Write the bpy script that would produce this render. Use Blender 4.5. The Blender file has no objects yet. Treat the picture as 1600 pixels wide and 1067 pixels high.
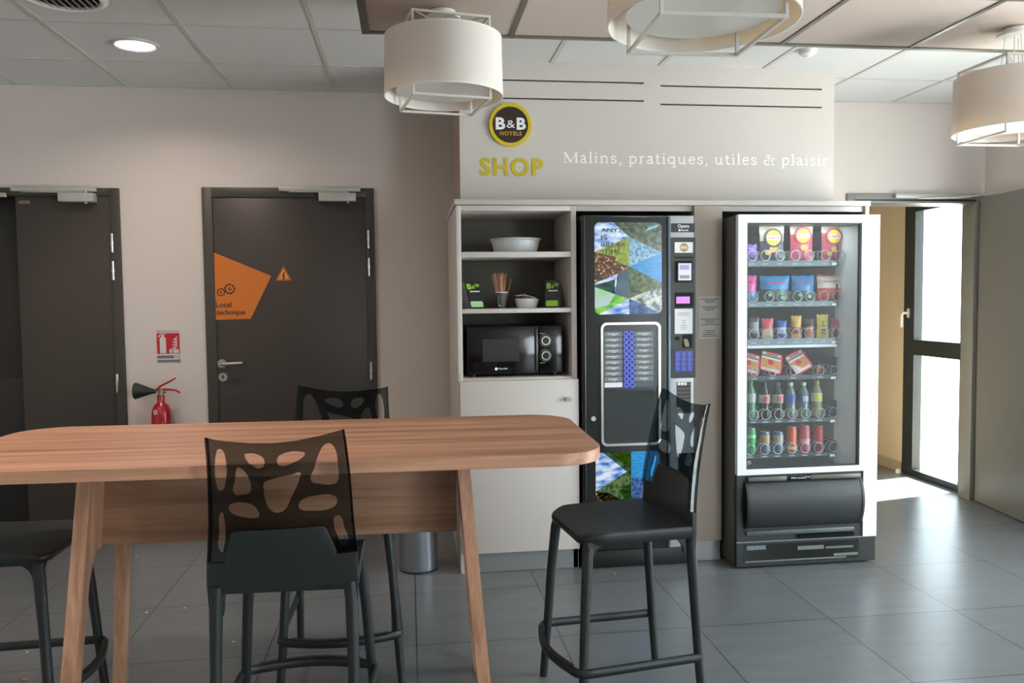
import bpy, bmesh, math, random
from mathutils import Vector, Matrix
random.seed(7)
sc = bpy.context.scene
C = sc.collection
R = math.radians
PI = math.pi

# ------------------------------------------------------------------ camera
F_PX, YAW, PITCH, ROLL, EYE = 1264.34, .1270, -.0532, -.0114, 1.42
fw = Vector((math.sin(YAW) * math.cos(PITCH), math.cos(YAW) * math.cos(PITCH), math.sin(PITCH)))
r0 = Vector((math.cos(YAW), -math.sin(YAW), 0)); u0 = r0.cross(fw)
cr = r0 * math.cos(ROLL) + u0 * math.sin(ROLL); cu = u0 * math.cos(ROLL) - r0 * math.sin(ROLL)
cd = bpy.data.cameras.new('camera'); cam = bpy.data.objects.new('camera', cd); C.objects.link(cam)
cd.sensor_width = 36; cd.lens = 36 * F_PX / 1600; cd.clip_start = .05
mw = Matrix((cr, cu, -fw)).transposed().to_4x4(); mw.translation = (0, 0, EYE); cam.matrix_world = mw
sc.camera = cam

# ------------------------------------------------------------------ world, sun, window light, exposure
world = bpy.data.worlds.new('sky'); sc.world = world; world.use_nodes = True
bg = world.node_tree.nodes['Background']
bg.inputs[0].default_value = (.80, .90, 1.0, 1); bg.inputs[1].default_value = 5.0
sd = bpy.data.lights.new('sun', 'SUN'); sun = bpy.data.objects.new('sun', sd); C.objects.link(sun)
sd.energy = 36; sd.angle = R(.6); sd.color = (1, .95, .88)
sun.rotation_euler = Vector((-.93, -.20, -.80)).to_track_quat('-Z', 'Y').to_euler()
def area(name, loc, aim, sx, sy, power, col):
    d = bpy.data.lights.new(name, 'AREA'); d.shape = 'RECTANGLE'; d.size = sx; d.size_y = sy
    d.energy = power; d.color = col
    o = bpy.data.objects.new(name, d); C.objects.link(o); o.location = loc
    o.rotation_euler = Vector(aim).to_track_quat('-Z', 'Z').to_euler(); return o
area('daylight_right_windows', (3.86, 2.55, 1.45), (-1, .12, .04), 2.0, 1.8, 56, (.80, .91, 1))
area('daylight_off_the_pavement', (3.86, 2.55, .50), (-.6, .35, .75), 2.0, .5, 26, (1, .95, .90))
area('daylight_right_windows_rear', (3.86, -2.2, 1.35), (-1, .3, 0), 2.2, 2.0, 110, (.84, .92, 1))
vs = sc.view_settings
vs.view_transform = 'Standard'; vs.look = 'None'; vs.gamma = 1; vs.use_curve_mapping = False
vs.exposure = 0.3

# ------------------------------------------------------------------ helpers
def srgb(r, g, b):
    f = lambda v: (v / 255 / 12.92) if v / 255 <= .04045 else ((v / 255 + .055) / 1.055) ** 2.4
    return (f(r), f(g), f(b), 1)

def at(px, py, Y):
    """the point of the plane y = Y seen at a pixel of the 1600 x 1067 photograph"""
    d = cr * ((px - 800) / F_PX) - cu * ((py - 533.5) / F_PX) + fw
    t = Y / d.y
    return Vector((d.x * t, Y, EYE + d.z * t))

MATS = {}
def M(name, rgb=(128, 128, 128), rough=.5, metal=0, bump=0, bscale=200, spec=.5, var=0, vscale=30, emit=None, estr=0, coat=0, trans=0):
    if name in MATS: return MATS[name]
    m = bpy.data.materials.new(name); m.use_nodes = True; nt = m.node_tree
    p = nt.nodes['Principled BSDF']; N = nt.nodes.new; L = nt.links.new
    p.inputs['Base Color'].default_value = srgb(*rgb); p.inputs['Roughness'].default_value = rough
    p.inputs['Metallic'].default_value = metal; p.inputs['Specular IOR Level'].default_value = spec
    p.inputs['Coat Weight'].default_value = coat; p.inputs['Transmission Weight'].default_value = trans
    if emit:
        p.inputs['Emission Color'].default_value = srgb(*emit); p.inputs['Emission Strength'].default_value = estr
    tc = N('ShaderNodeTexCoord')
    if var:
        n = N('ShaderNodeTexNoise'); n.inputs['Scale'].default_value = vscale; n.inputs['Detail'].default_value = 4
        L(tc.outputs['Object'], n.inputs['Vector'])
        mx = N('ShaderNodeMixRGB'); mx.blend_type = 'MULTIPLY'; mx.inputs['Fac'].default_value = var
        mx.inputs['Color1'].default_value = srgb(*rgb)
        rp = N('ShaderNodeValToRGB'); rp.color_ramp.elements[0].color = (.45, .45, .45, 1); rp.color_ramp.elements[1].color = (1.5, 1.5, 1.5, 1)
        L(n.outputs['Fac'], rp.inputs['Fac']); L(rp.outputs['Color'], mx.inputs['Color2']); L(mx.outputs['Color'], p.inputs['Base Color'])
    if bump:
        n = N('ShaderNodeTexNoise'); n.inputs['Scale'].default_value = bscale; n.inputs['Detail'].default_value = 3
        L(tc.outputs['Object'], n.inputs['Vector'])
        b = N('ShaderNodeBump'); b.inputs['Strength'].default_value = bump; b.inputs['Distance'].default_value = .002
        L(n.outputs['Fac'], b.inputs['Height']); L(b.outputs['Normal'], p.inputs['Normal'])
    MATS[name] = m; return m

def glassy(name, tint, gloss_rough=.02, haze=0.0, extra=0.0):
    """thin see-through sheet: tinted transparency with a mirror coat that grows at grazing angles"""
    m = bpy.data.materials.new(name); m.use_nodes = True; nt = m.node_tree; nt.nodes.clear(); N = nt.nodes.new; L = nt.links.new
    o = N('ShaderNodeOutputMaterial'); t = N('ShaderNodeBsdfTransparent'); g = N('ShaderNodeBsdfGlossy'); mx = N('ShaderNodeMixShader')
    fr = N('ShaderNodeFresnel'); fr.inputs['IOR'].default_value = 1.5
    ad = N('ShaderNodeMath'); ad.operation = 'ADD'; ad.inputs[1].default_value = extra; ad.use_clamp = True
    t.inputs['Color'].default_value = (*tint, 1); g.inputs['Roughness'].default_value = gloss_rough
    ge = N('ShaderNodeNewGeometry'); iv = N('ShaderNodeMath'); iv.operation = 'SUBTRACT'; iv.inputs[0].default_value = 1; L(ge.outputs['Backfacing'], iv.inputs[1])
    mu = N('ShaderNodeMath'); mu.operation = 'MULTIPLY'                      # only the outer face of the sheet mirrors
    L(fr.outputs[0], ad.inputs[0]); L(ad.outputs[0], mu.inputs[0]); L(iv.outputs[0], mu.inputs[1]); L(mu.outputs[0], mx.inputs[0]); L(t.outputs[0], mx.inputs[1]); L(g.outputs[0], mx.inputs[2]); 
    if haze:
        df = N('ShaderNodeBsdfDiffuse'); df.inputs['Color'].default_value = (.8, .84, .88, 1); m2 = N('ShaderNodeMixShader'); m2.inputs[0].default_value = haze
        L(mx.outputs[0], m2.inputs[1]); L(df.outputs[0], m2.inputs[2]); L(m2.outputs[0], o.inputs['Surface'])
    else: L(mx.outputs[0], o.inputs['Surface'])
    MATS[name] = m; return m

def wood(name, base, dark, ax=0, scale=1.0):
    m = bpy.data.materials.new(name); m.use_nodes = True; nt = m.node_tree; N = nt.nodes.new; L = nt.links.new
    p = nt.nodes['Principled BSDF']; p.inputs['Roughness'].default_value = .42
    tc = N('ShaderNodeTexCoord')
    def noise(sc_, det, s):
        mp = N('ShaderNodeMapping'); v = [s * 22, s * 22, s * 22]; v[ax] = s * .9; mp.inputs['Scale'].default_value = v
        n = N('ShaderNodeTexNoise'); n.inputs['Scale'].default_value = sc_; n.inputs['Detail'].default_value = det; n.inputs['Distortion'].default_value = .6
        L(tc.outputs['Object'], mp.inputs['Vector']); L(mp.outputs['Vector'], n.inputs['Vector']); return n
    a = noise(.8 * scale, 3, 1); b = noise(5 * scale, 6, 1)
    r1 = N('ShaderNodeValToRGB'); e = r1.color_ramp.elements
    e[0].position = .32; e[0].color = srgb(*dark); e[1].position = .62; e[1].color = srgb(*base)
    r2 = N('ShaderNodeValToRGB'); e = r2.color_ramp.elements
    e[0].position = .3; e[0].color = (.86, .84, .83, 1); e[1].position = .65; e[1].color = (1.05, 1.05, 1.05, 1)
    mx = N('ShaderNodeMixRGB'); mx.blend_type = 'MULTIPLY'; mx.inputs[0].default_value = 1
    L(a.outputs['Fac'], r1.inputs[0]); L(b.outputs['Fac'], r2.inputs[0]); L(r1.outputs[0], mx.inputs[1]); L(r2.outputs[0], mx.inputs[2])
    L(mx.outputs[0], p.inputs['Base Color']); MATS[name] = m; return m

def wloc(o):
    v = Vector((0, 0, 0))
    while o is not None: v += o.location; o = o.parent
    return v

def tag(o, label=None, cat=None, group=None, kind=None):
    if label: o['label'] = label
    if cat: o['category'] = cat
    if group: o['group'] = group
    if kind: o['kind'] = kind
    return o

def thing(name, label, cat, loc=(0, 0, 0), group=None):
    o = bpy.data.objects.new(name, None); o.empty_display_size = .1; C.objects.link(o); o.location = loc
    return tag(o, label, cat, group)

def setting(name, loc=(0, 0, 0)):
    o = bpy.data.objects.new(name, None); o.empty_display_size = .1; C.objects.link(o); o.location = loc
    o['kind'] = 'structure'; return o

def copy_tree(o, parent=None):
    c = o.copy(); C.objects.link(c); c.parent = parent
    for ch in list(o.children): copy_tree(ch, c)
    return c

class MB:
    def __init__(s): s.bm = bmesh.new()
    def _mi(s, fs, mi):
        for f in fs: f.material_index = mi
    def box(s, x0, x1, y0, y1, z0, z1, bev=0, mi=0, seg=2):
        if x1 < x0: x0, x1 = x1, x0
        if y1 < y0: y0, y1 = y1, y0
        if z1 < z0: z0, z1 = z1, z0
        r = bmesh.ops.create_cube(s.bm, size=1, matrix=Matrix.Translation(((x0 + x1) / 2, (y0 + y1) / 2, (z0 + z1) / 2)) @ Matrix.Diagonal((x1 - x0, y1 - y0, z1 - z0, 1)))
        fs = {f for v in r['verts'] for f in v.link_faces}; s._mi(fs, mi)
        if bev:
            bev = min(bev, .45 * min(x1 - x0, y1 - y0, z1 - z0))
            es = list({e for v in r['verts'] for e in v.link_edges})
            q = bmesh.ops.bevel(s.bm, geom=es, offset=bev, segments=seg, affect='EDGES', profile=.5)
            s._mi(q['faces'], mi)
        return s
    def ring(s, pts, closed=True): return [s.bm.verts.new(p) for p in pts]
    def loft(s, rings, mi=0, cap=True, close=True):
        rs = [s.ring(r) for r in rings]; n = len(rs[0])
        for a, b in zip(rs, rs[1:]):
            for i in range(n if close else n - 1):
                j = (i + 1) % n
                s.bm.faces.new((a[i], a[j], b[j], b[i])).material_index = mi
        if cap:
            s.bm.faces.new(rs[0][::-1]).material_index = mi; s.bm.faces.new(rs[-1]).material_index = mi
        return s
    def tube(s, pts, rad, seg=12, mi=0, cap=True, flat=1.0, closed=False):
        P = [Vector(p) for p in pts]; n = len(P); rings = []
        rr = rad if isinstance(rad, (list, tuple)) else [rad] * n
        up = Vector((0, 0, 1))
        for i in range(n):
            if closed: t = P[(i + 1) % n] - P[i - 1]
            else: t = P[min(i + 1, n - 1)] - P[max(i - 1, 0)]
            t.normalize()
            if i == 0:
                a = up.cross(t)
                if a.length < .3: a = Vector((1, 0, 0)).cross(t) if abs(t.x) < .9 else Vector((0, 1, 0)).cross(t)
            else: a = a - t * a.dot(t)                     # carry the frame along the path
            a.normalize(); b = t.cross(a)
            rings.append([P[i] + (a * math.cos(k / seg * 2 * PI) * flat + b * math.sin(k / seg * 2 * PI)) * rr[i] for k in range(seg)])
        if closed:
            rings.append(rings[0]); cap = False
        return s.loft(rings, mi, cap)
    def cyl(s, p0, p1, r0, r1=None, seg=24, mi=0):
        r1 = r0 if r1 is None else r1
        return s.tube([p0, p1], [r0, r1], seg, mi)
    def lathe(s, prof, cx=0, cy=0, seg=32, mi=0, cap=True):
        """prof = [(r, z)] or [(r, z, material index)]"""
        rs = []
        for p in prof:
            rs.append([s.bm.verts.new((cx + max(p[0], 1e-5) * math.cos(k / seg * 2 * PI), cy + max(p[0], 1e-5) * math.sin(k / seg * 2 * PI), p[1])) for k in range(seg)])
        for q, (a, b) in enumerate(zip(rs, rs[1:])):
            for i in range(seg):
                j = (i + 1) % seg
                s.bm.faces.new((a[i], a[j], b[j], b[i])).material_index = prof[q][2] if len(prof[q]) > 2 else mi
        if cap:
            s.bm.faces.new(rs[0][::-1]).material_index = mi; s.bm.faces.new(rs[-1]).material_index = mi
        return s
    def prism(s, pts, ax, a0, a1, mi=0):
        f = {'x': lambda p, a: (a, p[0], p[1]), 'y': lambda p, a: (p[0], a, p[1]), 'z': lambda p, a: (p[0], p[1], a)}[ax]
        return s.loft([[f(p, a0) for p in pts], [f(p, a1) for p in pts]], mi)
    def frame(s, outer, inner, ax, a0, a1, mi=0):
        f = {'x': lambda p, a: (a, p[0], p[1]), 'y': lambda p, a: (p[0], a, p[1]), 'z': lambda p, a: (p[0], p[1], a)}[ax]
        rings = [[f(p, a0) for p in outer], [f(p, a1) for p in outer], [f(p, a1) for p in inner], [f(p, a0) for p in inner]]
        rs = [s.ring(r) for r in rings]; rs.append(rs[0]); n = len(outer)
        for a, b in zip(rs, rs[1:]):
            for i in range(n):
                j = (i + 1) % n; s.bm.faces.new((a[i], a[j], b[j], b[i])).material_index = mi
        return s
    def add(s, me, mat=None, mi=0):
        n0 = len(s.bm.faces); v0 = len(s.bm.verts)
        s.bm.from_mesh(me); s.bm.verts.ensure_lookup_table(); s.bm.faces.ensure_lookup_table()
        if mat is not None: bmesh.ops.transform(s.bm, matrix=mat, verts=s.bm.verts[v0:])
        s._mi(s.bm.faces[n0:], mi); return s
    def text(s, txt, x0, x1, z0, z1, y, depth=.0015, mi=0, bold=0.0, ang=0, space=1.0):
        """lettering that fills x0..x1, z0..z1 and faces -y"""
        cu_ = bpy.data.curves.new('t', 'FONT'); cu_.body = txt; cu_.extrude = .02; cu_.offset = bold; cu_.size = 1; cu_.space_character = space
        cu_.resolution_u = 3
        o = bpy.data.objects.new('t', cu_); C.objects.link(o)
        dg = bpy.context.evaluated_depsgraph_get(); me = bpy.data.meshes.new_from_object(o.evaluated_get(dg))
        bpy.data.objects.remove(o); bpy.data.curves.remove(cu_)
        xs = [v.co.x for v in me.vertices]; ys = [v.co.y for v in me.vertices]
        if not xs: return s
        ax, bx, ay, by = min(xs), max(xs), min(ys), max(ys)
        sx = (x1 - x0) / (bx - ax); sy = (z1 - z0) / (by - ay)
        for v in me.vertices:
            px = x0 + (v.co.x - ax) * sx; pz = z0 + (v.co.y - ay) * sy
            v.co = (px, y - (v.co.z + .02) / .04 * depth, pz)
        s.add(me, None, mi); bpy.data.meshes.remove(me); return s
    def shift(s, f):
        for v in s.bm.verts: v.co = f(v.co)
        return s
    def build(s, name, mats, parent=None, smooth=True, local=False):
        bm = s.bm; bmesh.ops.recalc_face_normals(bm, faces=bm.faces)
        if parent is not None and not local:
            w = wloc(parent)
            for v in bm.verts: v.co -= w
        for f in bm.faces: f.smooth = smooth
        if smooth:
            for e in bm.edges:
                if len(e.link_faces) == 2 and e.calc_face_angle(0) > R(32): e.smooth = False
        me = bpy.data.meshes.new(name); bm.to_mesh(me); bm.free()
        for m in (mats if isinstance(mats, (list, tuple)) else [mats]): me.materials.append(m)
        o = bpy.data.objects.new(name, me); C.objects.link(o); o.parent = parent; return o

def rrect(x0, x1, z0, z1, r, n=6):
    out = []
    for cx, cz, a in ((x1 - r, z0 + r, -90), (x1 - r, z1 - r, 0), (x0 + r, z1 - r, 90), (x0 + r, z0 + r, 180)):
        for k in range(n + 1):
            t = R(a + 90 * k / n); out.append((cx + r * math.cos(t), cz + r * math.sin(t)))
    return out
def circ(cx, cz, r, n=32, e=1.0): return [(cx + r * math.cos(2 * PI * k / n), cz + r * e * math.sin(2 * PI * k / n)) for k in range(n)]
def one(name, mats, fn, parent=None, **k):
    mb = MB(); fn(mb); return mb.build(name, mats, parent, **k)
def rect_at(px0, py0, px1, py1, Y):
    a = at(px0, py0, Y); b = at(px1, py1, Y); return a.x, b.x, b.z, a.z   # x0, x1, z0, z1

# ------------------------------------------------------------------ materials of the room
WALL = M('wall_paint', (208, 199, 192), .85, bump=.15, bscale=260)
FASC = M('fascia_paint', (200, 193, 186), .7)
BEIGE = M('corridor_paint', (214, 196, 168), .85)
CEIL = M('ceiling_tile_white', (212, 213, 212), .9, bump=.25, bscale=420)
TBAR = M('ceiling_grid_white', (192, 193, 190), .5)
DOORG = M('door_brown_grey', (60, 54, 48), .42)
DOORL = M('door_grey', (126, 124, 120), .35, spec=.5)
DFRAME = M('door_frame_paint', (62, 60, 53), .45)
DARK = M('dark_leaf', (22, 22, 19), .5)
ALU = M('brushed_aluminium', (176, 176, 170), .38, metal=.85)
SATIN = M('satin_silver_paint', (178, 178, 172), .4, metal=.25)
ANTH = M('anthracite_window_frame', (44, 50, 50), .35)
CHROME = M('chrome', (215, 215, 215), .12, metal=1)
WHITEP = M('white_plastic', (232, 232, 228), .45)
BLACKP = M('black_plastic', (20, 21, 21), .38)
BLACKG = M('gloss_black', (9, 9, 9), .12)
GLASS = glassy('window_glass', (.97, 1, .99))
CAB = M('cabinet_pale_grey', (196, 190, 184), .5)
CABIN = M('cabinet_olive_grey_back', (98, 95, 82), .6)
PLINTH = M('plinth_metal', (150, 152, 152), .35, metal=.6)

def tile_floor():
    m = bpy.data.materials.new('slate_grey_floor_tiles'); m.use_nodes = True; nt = m.node_tree; N = nt.nodes.new; L = nt.links.new
    p = nt.nodes['Principled BSDF']; tc = N('ShaderNodeTexCoord'); sp = N('ShaderNodeSeparateXYZ'); L(tc.outputs['Object'], sp.inputs[0])
    def mth(op, a, b=None):
        n = N('ShaderNodeMath'); n.operation = op
        for i, v in enumerate((a, b)):
            if v is None: continue
            if isinstance(v, (int, float)): n.inputs[i].default_value = v
            else: L(v, n.inputs[i])
        return n.outputs[0]
    cells, dist = [], []
    for ax, off in ((0, .0097 + 60), (1, -4.481 + 60)):
        u = mth('DIVIDE', mth('ADD', sp.outputs[ax], -.0097 + 60 if ax == 0 else -4.481 + 60), .6)
        cells.append(mth('FLOOR', u)); f = mth('FRACT', u)
        dist.append(mth('MINIMUM', f, mth('SUBTRACT', 1, f)))
    g = mth('LESS_THAN', mth('MINIMUM', dist[0], dist[1]), .0042)
    cv = N('ShaderNodeCombineXYZ'); L(cells[0], cv.inputs[0]); L(cells[1], cv.inputs[1])
    wn = N('ShaderNodeTexWhiteNoise'); L(cv.outputs[0], wn.inputs['Vector'])
    mp = N('ShaderNodeMapping'); mp.inputs['Rotation'].default_value = (0, 0, R(40)); mp.inputs['Scale'].default_value = (2.2, 9, 1)
    ad = N('ShaderNodeVectorMath'); ad.operation = 'ADD'; L(tc.outputs['Object'], ad.inputs[0]); L(wn.outputs['Color'], ad.inputs[1]); L(ad.outputs[0], mp.inputs[0])
    n1 = N('ShaderNodeTexNoise'); n1.inputs['Scale'].default_value = 1.6; n1.inputs['Detail'].default_value = 8; n1.inputs['Roughness'].default_value = .65; L(mp.outputs[0], n1.inputs['Vector'])
    rp = N('ShaderNodeValToRGB'); e = rp.color_ramp.elements; e[0].position = .3; e[0].color = srgb(104, 109, 112); e[1].position = .75; e[1].color = srgb(118, 123, 126); L(n1.outputs[0], rp.inputs[0])
    tv = mth('ADD', mth('MULTIPLY', wn.outputs['Value'], .10), .95)
    sc_ = N('ShaderNodeMixRGB'); sc_.blend_type = 'MULTIPLY'; sc_.inputs[0].default_value = 1; L(rp.outputs[0], sc_.inputs[1]); L(tv, sc_.inputs[2])
    mx = N('ShaderNodeMixRGB'); L(g, mx.inputs[0]); L(sc_.outputs[0], mx.inputs[1]); mx.inputs[2].default_value = srgb(50, 50, 49); L(mx.outputs[0], p.inputs['Base Color'])
    p.inputs['Roughness'].default_value = .28
    b = N('ShaderNodeBump'); b.inputs['Strength'].default_value = .5; b.inputs['Distance'].default_value = .002; L(mth('SUBTRACT', 1, g), b.inputs['Height']); L(b.outputs[0], p.inputs['Normal'])
    return m

# ------------------------------------------------------------------ room shell
YB, XR, XL, YF, H = 5.055, 3.875, -3.2, -3.5, 2.685
def struct(name, mats, fn, parent=None, smooth=False):
    o = one(name, mats, fn, parent, smooth=smooth)
    if parent is None: o['kind'] = 'structure'
    return o
struct('floor', tile_floor(), lambda b: b.box(XL - .2, XR + .15, YF - .2, 7.8, -.1, 0))
def wall_cells(b, ax, p0, p1, us, zs, holes):
    us = sorted(set(us)); zs = sorted(set(zs))
    for a, c in zip(us, us[1:]):
        for d, e in zip(zs, zs[1:]):
            um, zm = (a + c) / 2, (d + e) / 2
            if any(h[0] < um < h[1] and h[2] < zm < h[3] for h in holes): continue
            if ax == 'y': b.box(a, c, p0, p1, d, e)
            else: b.box(p0, p1, a, c, d, e)
def wall(name, mat, ax, p0, p1, u0, u1, z1, holes):
    us = [u0, u1] + [v for h in holes for v in h[:2]]; zs = [0, z1] + [v for h in holes for v in h[2:]]
    return struct(name, mat, lambda b: (wall_cells(b, ax, p0, p1, us, zs, holes), bmesh.ops.remove_doubles(b.bm, verts=b.bm.verts, dist=1e-5)))
D3 = (2.925, 3.85, 0, 2.03)          # opening of the door to the corridor
D1 = (-2.75, -1.715, 0, 2.06); D2 = (-1.158, -.235, 0, 2.055)
wall('wall_back', WALL, 'y', YB, YB + .18, XL - .2, XR + .02, H, [D3, D1, D2])
WC = (5.24, 5.94, 0.0, 2.11)         # tall window of the corridor
W2 = (1.45, 3.65, .25, 2.4); W3 = (-3.3, -1.1, .25, 2.3); LOW = (4.02, 4.34, .03, .42)  # LOW is an added hole that only serves the sun patch
wall('wall_right', WALL, 'x', XR, XR + .15, YF - .2, 5.235, H, [W2, W3, LOW])
wall('wall_corridor_right', BEIGE, 'x', XR + .012, XR + .15, 5.235, 7.8, H, [WC])
wall('wall_corridor_left', BEIGE, 'x', 2.55, 2.7, 5.235, 7.8, H, [])
struct('wall_corridor_end', BEIGE, lambda b: b.box(2.55, XR + .15, 7.8, 7.9, 0, H))
wall('wall_left', WALL, 'x', XL - .2, XL, YF - .2, 5.055, H, [])
wall('wall_front', WALL, 'y', YF - .2, YF, XL - .2, XR + .15, H, [])
BASE = M('baseboard_beige', (176, 160, 140), .5)
struct('baseboard_corridor', BASE, lambda b: b.box(XR, XR + .012, 5.95, 7.8, 0, .083))
struct('baseboard_back', M('baseboard_grey', (120, 116, 108), .5), lambda b: (b.box(-1.66, -1.22, YB - .012, YB, 0, .08), b.box(-.18, .27, YB - .012, YB, 0, .08)))
struct('added_sun_shield', M('sun_shield_concrete', (170, 170, 165), .9), lambda b: b.box(XR + .16, XR + 2.9, YF, 4.72, 2.62, 2.75))  # unseen slab added to keep direct sun off the upper windows
struct('exterior_ground', M('pale_paving', (205, 203, 196), .9), lambda b: b.box(XR + .15, XR + 14, -8, 16, -.12, -.02))

def ceiling(b):
    b.box(XL - .2, XR + .15, YF - .2, 7.8, H, H + .1)
    i = 0
    for k in range(-4, 11):
        x = -1.61 + .6 * k
        if XL < x < XR: b.box(x - .012, x + .012, YF, YB, H - .004, H + .002, mi=1)
    for k in range(-14, 3):
        y = 3.927 + .6 * k
        if YF < y < YB: b.box(XL, XR, y - .009, y + .009, H - .0025, H + .002, mi=1)
    b.box(XL, XR, YB - .02, YB, H - .006, H + .002, mi=1)
struct('ceiling', [CEIL, TBAR], ceiling)

# hanging ceiling raft with brownish panels
RX0, RX1, RY0, RY1, RZ = -.170, 2.93, -.10, 3.485, 2.53
raft = thing('ceiling_raft', 'large suspended raft of pinkish brown ceiling panels in a grey metal grid', 'ceiling panel', (1.38, 1.7, RZ))
RP = M('raft_panel_brown', (192, 178, 169), .9, bump=.2, bscale=300); RG = M('raft_grid_metal', (118, 116, 110), .35, metal=.55)
xs = [RX0 + .02, .455, 1.06, 1.665, 2.275, RX1 - .02]; ys = [RY1 - .02 - .59 * k for k in range(7)]
for i in range(5):
    for j in range(6):
        one('panel', RP, lambda b: b.box(xs[i] + .010, xs[i + 1] - .010, ys[j + 1] + .008, ys[j] - .008, RZ + .004, RZ + .03), raft, smooth=False)
def raftgrid(b):
    for x in xs[1:-1]: b.box(x - .011, x + .011, ys[-1], ys[0], RZ, RZ + .035)
    for y in ys[1:-1]: b.box(xs[0], xs[-1], y - .009, y + .009, RZ + .001, RZ + .034)
    for a, c in ((RX0, xs[0] + .012), (xs[-1] - .012, RX1)): b.box(a, c, ys[-1] - .02, RY1, RZ - .004, RZ + .05)
    for a, c in ((ys[-1] - .02, ys[-1] + .01), (ys[0] - .006, RY1)): b.box(RX0, RX1, a, c, RZ - .003, RZ + .049)
one('grid_frame', RG, raftgrid, raft, smooth=False)
for x in (.2, 1.38, 2.6):
    for y in (.3, 1.7, 3.1): one('hanger_rod', ALU, lambda b: b.cyl((x, y, RZ + .03), (x, y, H), .003, seg=6), raft)

# ------------------------------------------------------------------ doors
def hinge(parent, x, z, y=YB):
    def f(b):
        b.cyl((x, y - .022, z - .055), (x, y - .022, z - .004), .0085, seg=12); b.cyl((x, y - .022, z + .004), (x, y - .022, z + .055), .0085, seg=12)
        b.cyl((x, y - .022, z - .006), (x, y - .022, z + .006), .0115, seg=12); b.box(x - .004, x + .004, y - .022, y, z - .05, z + .05)
    one('hinge', CHROME, f, parent)
def door(name, hole, fx0, fx1, ftop, lx0, lx1, ltop, hx, hz, rail, body):
    d = setting(name, ((fx0 + fx1) / 2, YB, 0))
    def fr(b):
        b.box(fx0, hole[0] + .012, YB - .018, YB + .1, 0, ftop, .003); b.box(hole[1] - .012, fx1, YB - .018, YB + .1, 0, ftop, .003)
        b.box(fx0 + .01, fx1 - .01, YB - .0178, YB + .1, hole[3] - .012, ftop, .003)
    one('door_frame', DFRAME, fr, d)
    one('door_leaf', DOORG, lambda b: b.box(lx0, lx1, YB - .008, YB + .035, .006, ltop, .002), d)
    for z in hz: hinge(d, hx, z)
    one('closer_rail', SATIN, lambda b: (b.box(rail[0], rail[1], YB - .044, YB - .018, ftop - .024, ftop + .004, .003), b.box(rail[0] + .004, rail[0] + .02, YB - .048, YB - .04, ftop - .02, ftop, .002)), d)
    c = one('closer_body', SATIN, lambda b: (b.box(body[0], body[1], YB - .07, YB - .008, ftop - .085, ftop - .034, .004), b.cyl((body[1] - .05, YB - .045, ftop - .094), (body[1] - .05, YB - .045, ftop - .08), .009)), d)
    one('closer_arm', SATIN, lambda b: (b.box(rail[0] + .06, body[1] - .045, YB - .052, YB - .032, ftop - .031, ftop - .026, .001), b.cyl((body[1] - .05, YB - .045, ftop - .035), (body[1] - .05, YB - .045, ftop - .018), .008)), c)
    return d
d2 = door('door_2', D2, -1.206, -.196, 2.100, -1.164, -.232, 2.052, -.233, (1.79, 1.622, .985), (-.755, -.275), (-.52, -.30))
d1 = door('door_1', D1, -2.80, -1.672, 2.092, -2.245, -1.72, 2.056, -1.717, (1.772, 1.61, .945), (-2.255, -1.79), (-1.99, -1.795))
one('dark_leaf', DARK, lambda b: (b.box(-2.70, -2.26, YB + .05, YB + .09, .006, 2.05, .002), b.box(-2.70, -2.26, YB + .04, YB + .06, .006, .985, .002)), d1)
one('closer_rail', M('rail_beige', (170, 160, 138), .4, metal=.3), lambda b: b.box(-2.70, -2.285, YB - .044, YB - .018, 2.035, 2.06, .003), d1)
one('lock_plate', M('label_brown', (120, 105, 84), .5), lambda b: b.box(-2.225, -2.165, YB - .012, YB - .008, 2.0, 2.018), d1)
def handle2(b):
    b.cyl((-1.118, YB - .018, 1.048), (-1.118, YB - .006, 1.048), .026); b.cyl((-1.118, YB - .05, 1.048), (-1.118, YB - .01, 1.048), .009)
    b.tube([(-1.118, YB - .05, 1.048), (-1.10, YB - .056, 1.048), (-1.05, YB - .056, 1.049), (-.99, YB - .055, 1.051)], .0095)
one('door_handle', ALU, handle2, d2)
one('keyhole_plate', ALU, lambda b: b.cyl((-1.115, YB - .016, .966), (-1.115, YB - .006, .966), .026), d2)
one('keyhole', BLACKP, lambda b: (b.cyl((-1.115, YB - .0175, .972), (-1.115, YB - .015, .972), .006), b.box(-1.118, -1.112, YB - .0175, YB - .015, .955, .97)), d2)

# door 3: leaf folded back along the right wall
d3 = setting('door_3', (3.4, YB, 0))
def fr3(b):
    b.box(2.877, 2.937, YB - .018, YB + .19, 0, 2.085, .003); b.box(3.79, 3.862, YB - .018, YB + .10, 0, 2.085, .003); b.box(2.885, 3.855, YB - .0175, YB + .19, 2.022, 2.085, .003)
one('door_frame', M('frame_grey', (132, 130, 124), .4), fr3, d3)
hx, hy = 3.818, 5.03; dx, dy = -.150, -.9887
def leaf3(b):
    n = Vector((dy, -dx, 0)); u = Vector((dx, dy, 0)); h = Vector((hx, hy, 0))
    q = [h + u * a + n * c for a, c in ((.005, 0), (.80, 0), (.80, -.042), (.005, -.042))]
    b.loft([[(p.x, p.y, .008) for p in q], [(p.x, p.y, 2.055) for p in q]])
one('door_leaf', DOORL, leaf3, d3, smooth=False)
one('closer_rail', SATIN, lambda b: b.box(3.20, 3.74, YB - .05, YB - .018, 2.052, 2.083, .003), d3)
one('closer_arm', SATIN, lambda b: b.tube([(3.36, YB - .045, 2.052), (3.60, YB - .11, 2.050), (3.80, YB - .20, 2.066)], .006, seg=8), d3)
one('door_seal', BLACKP, lambda b: b.box(2.93, 3.80, YB - .019, YB - .012, 2.036, 2.046), d3)

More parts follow.
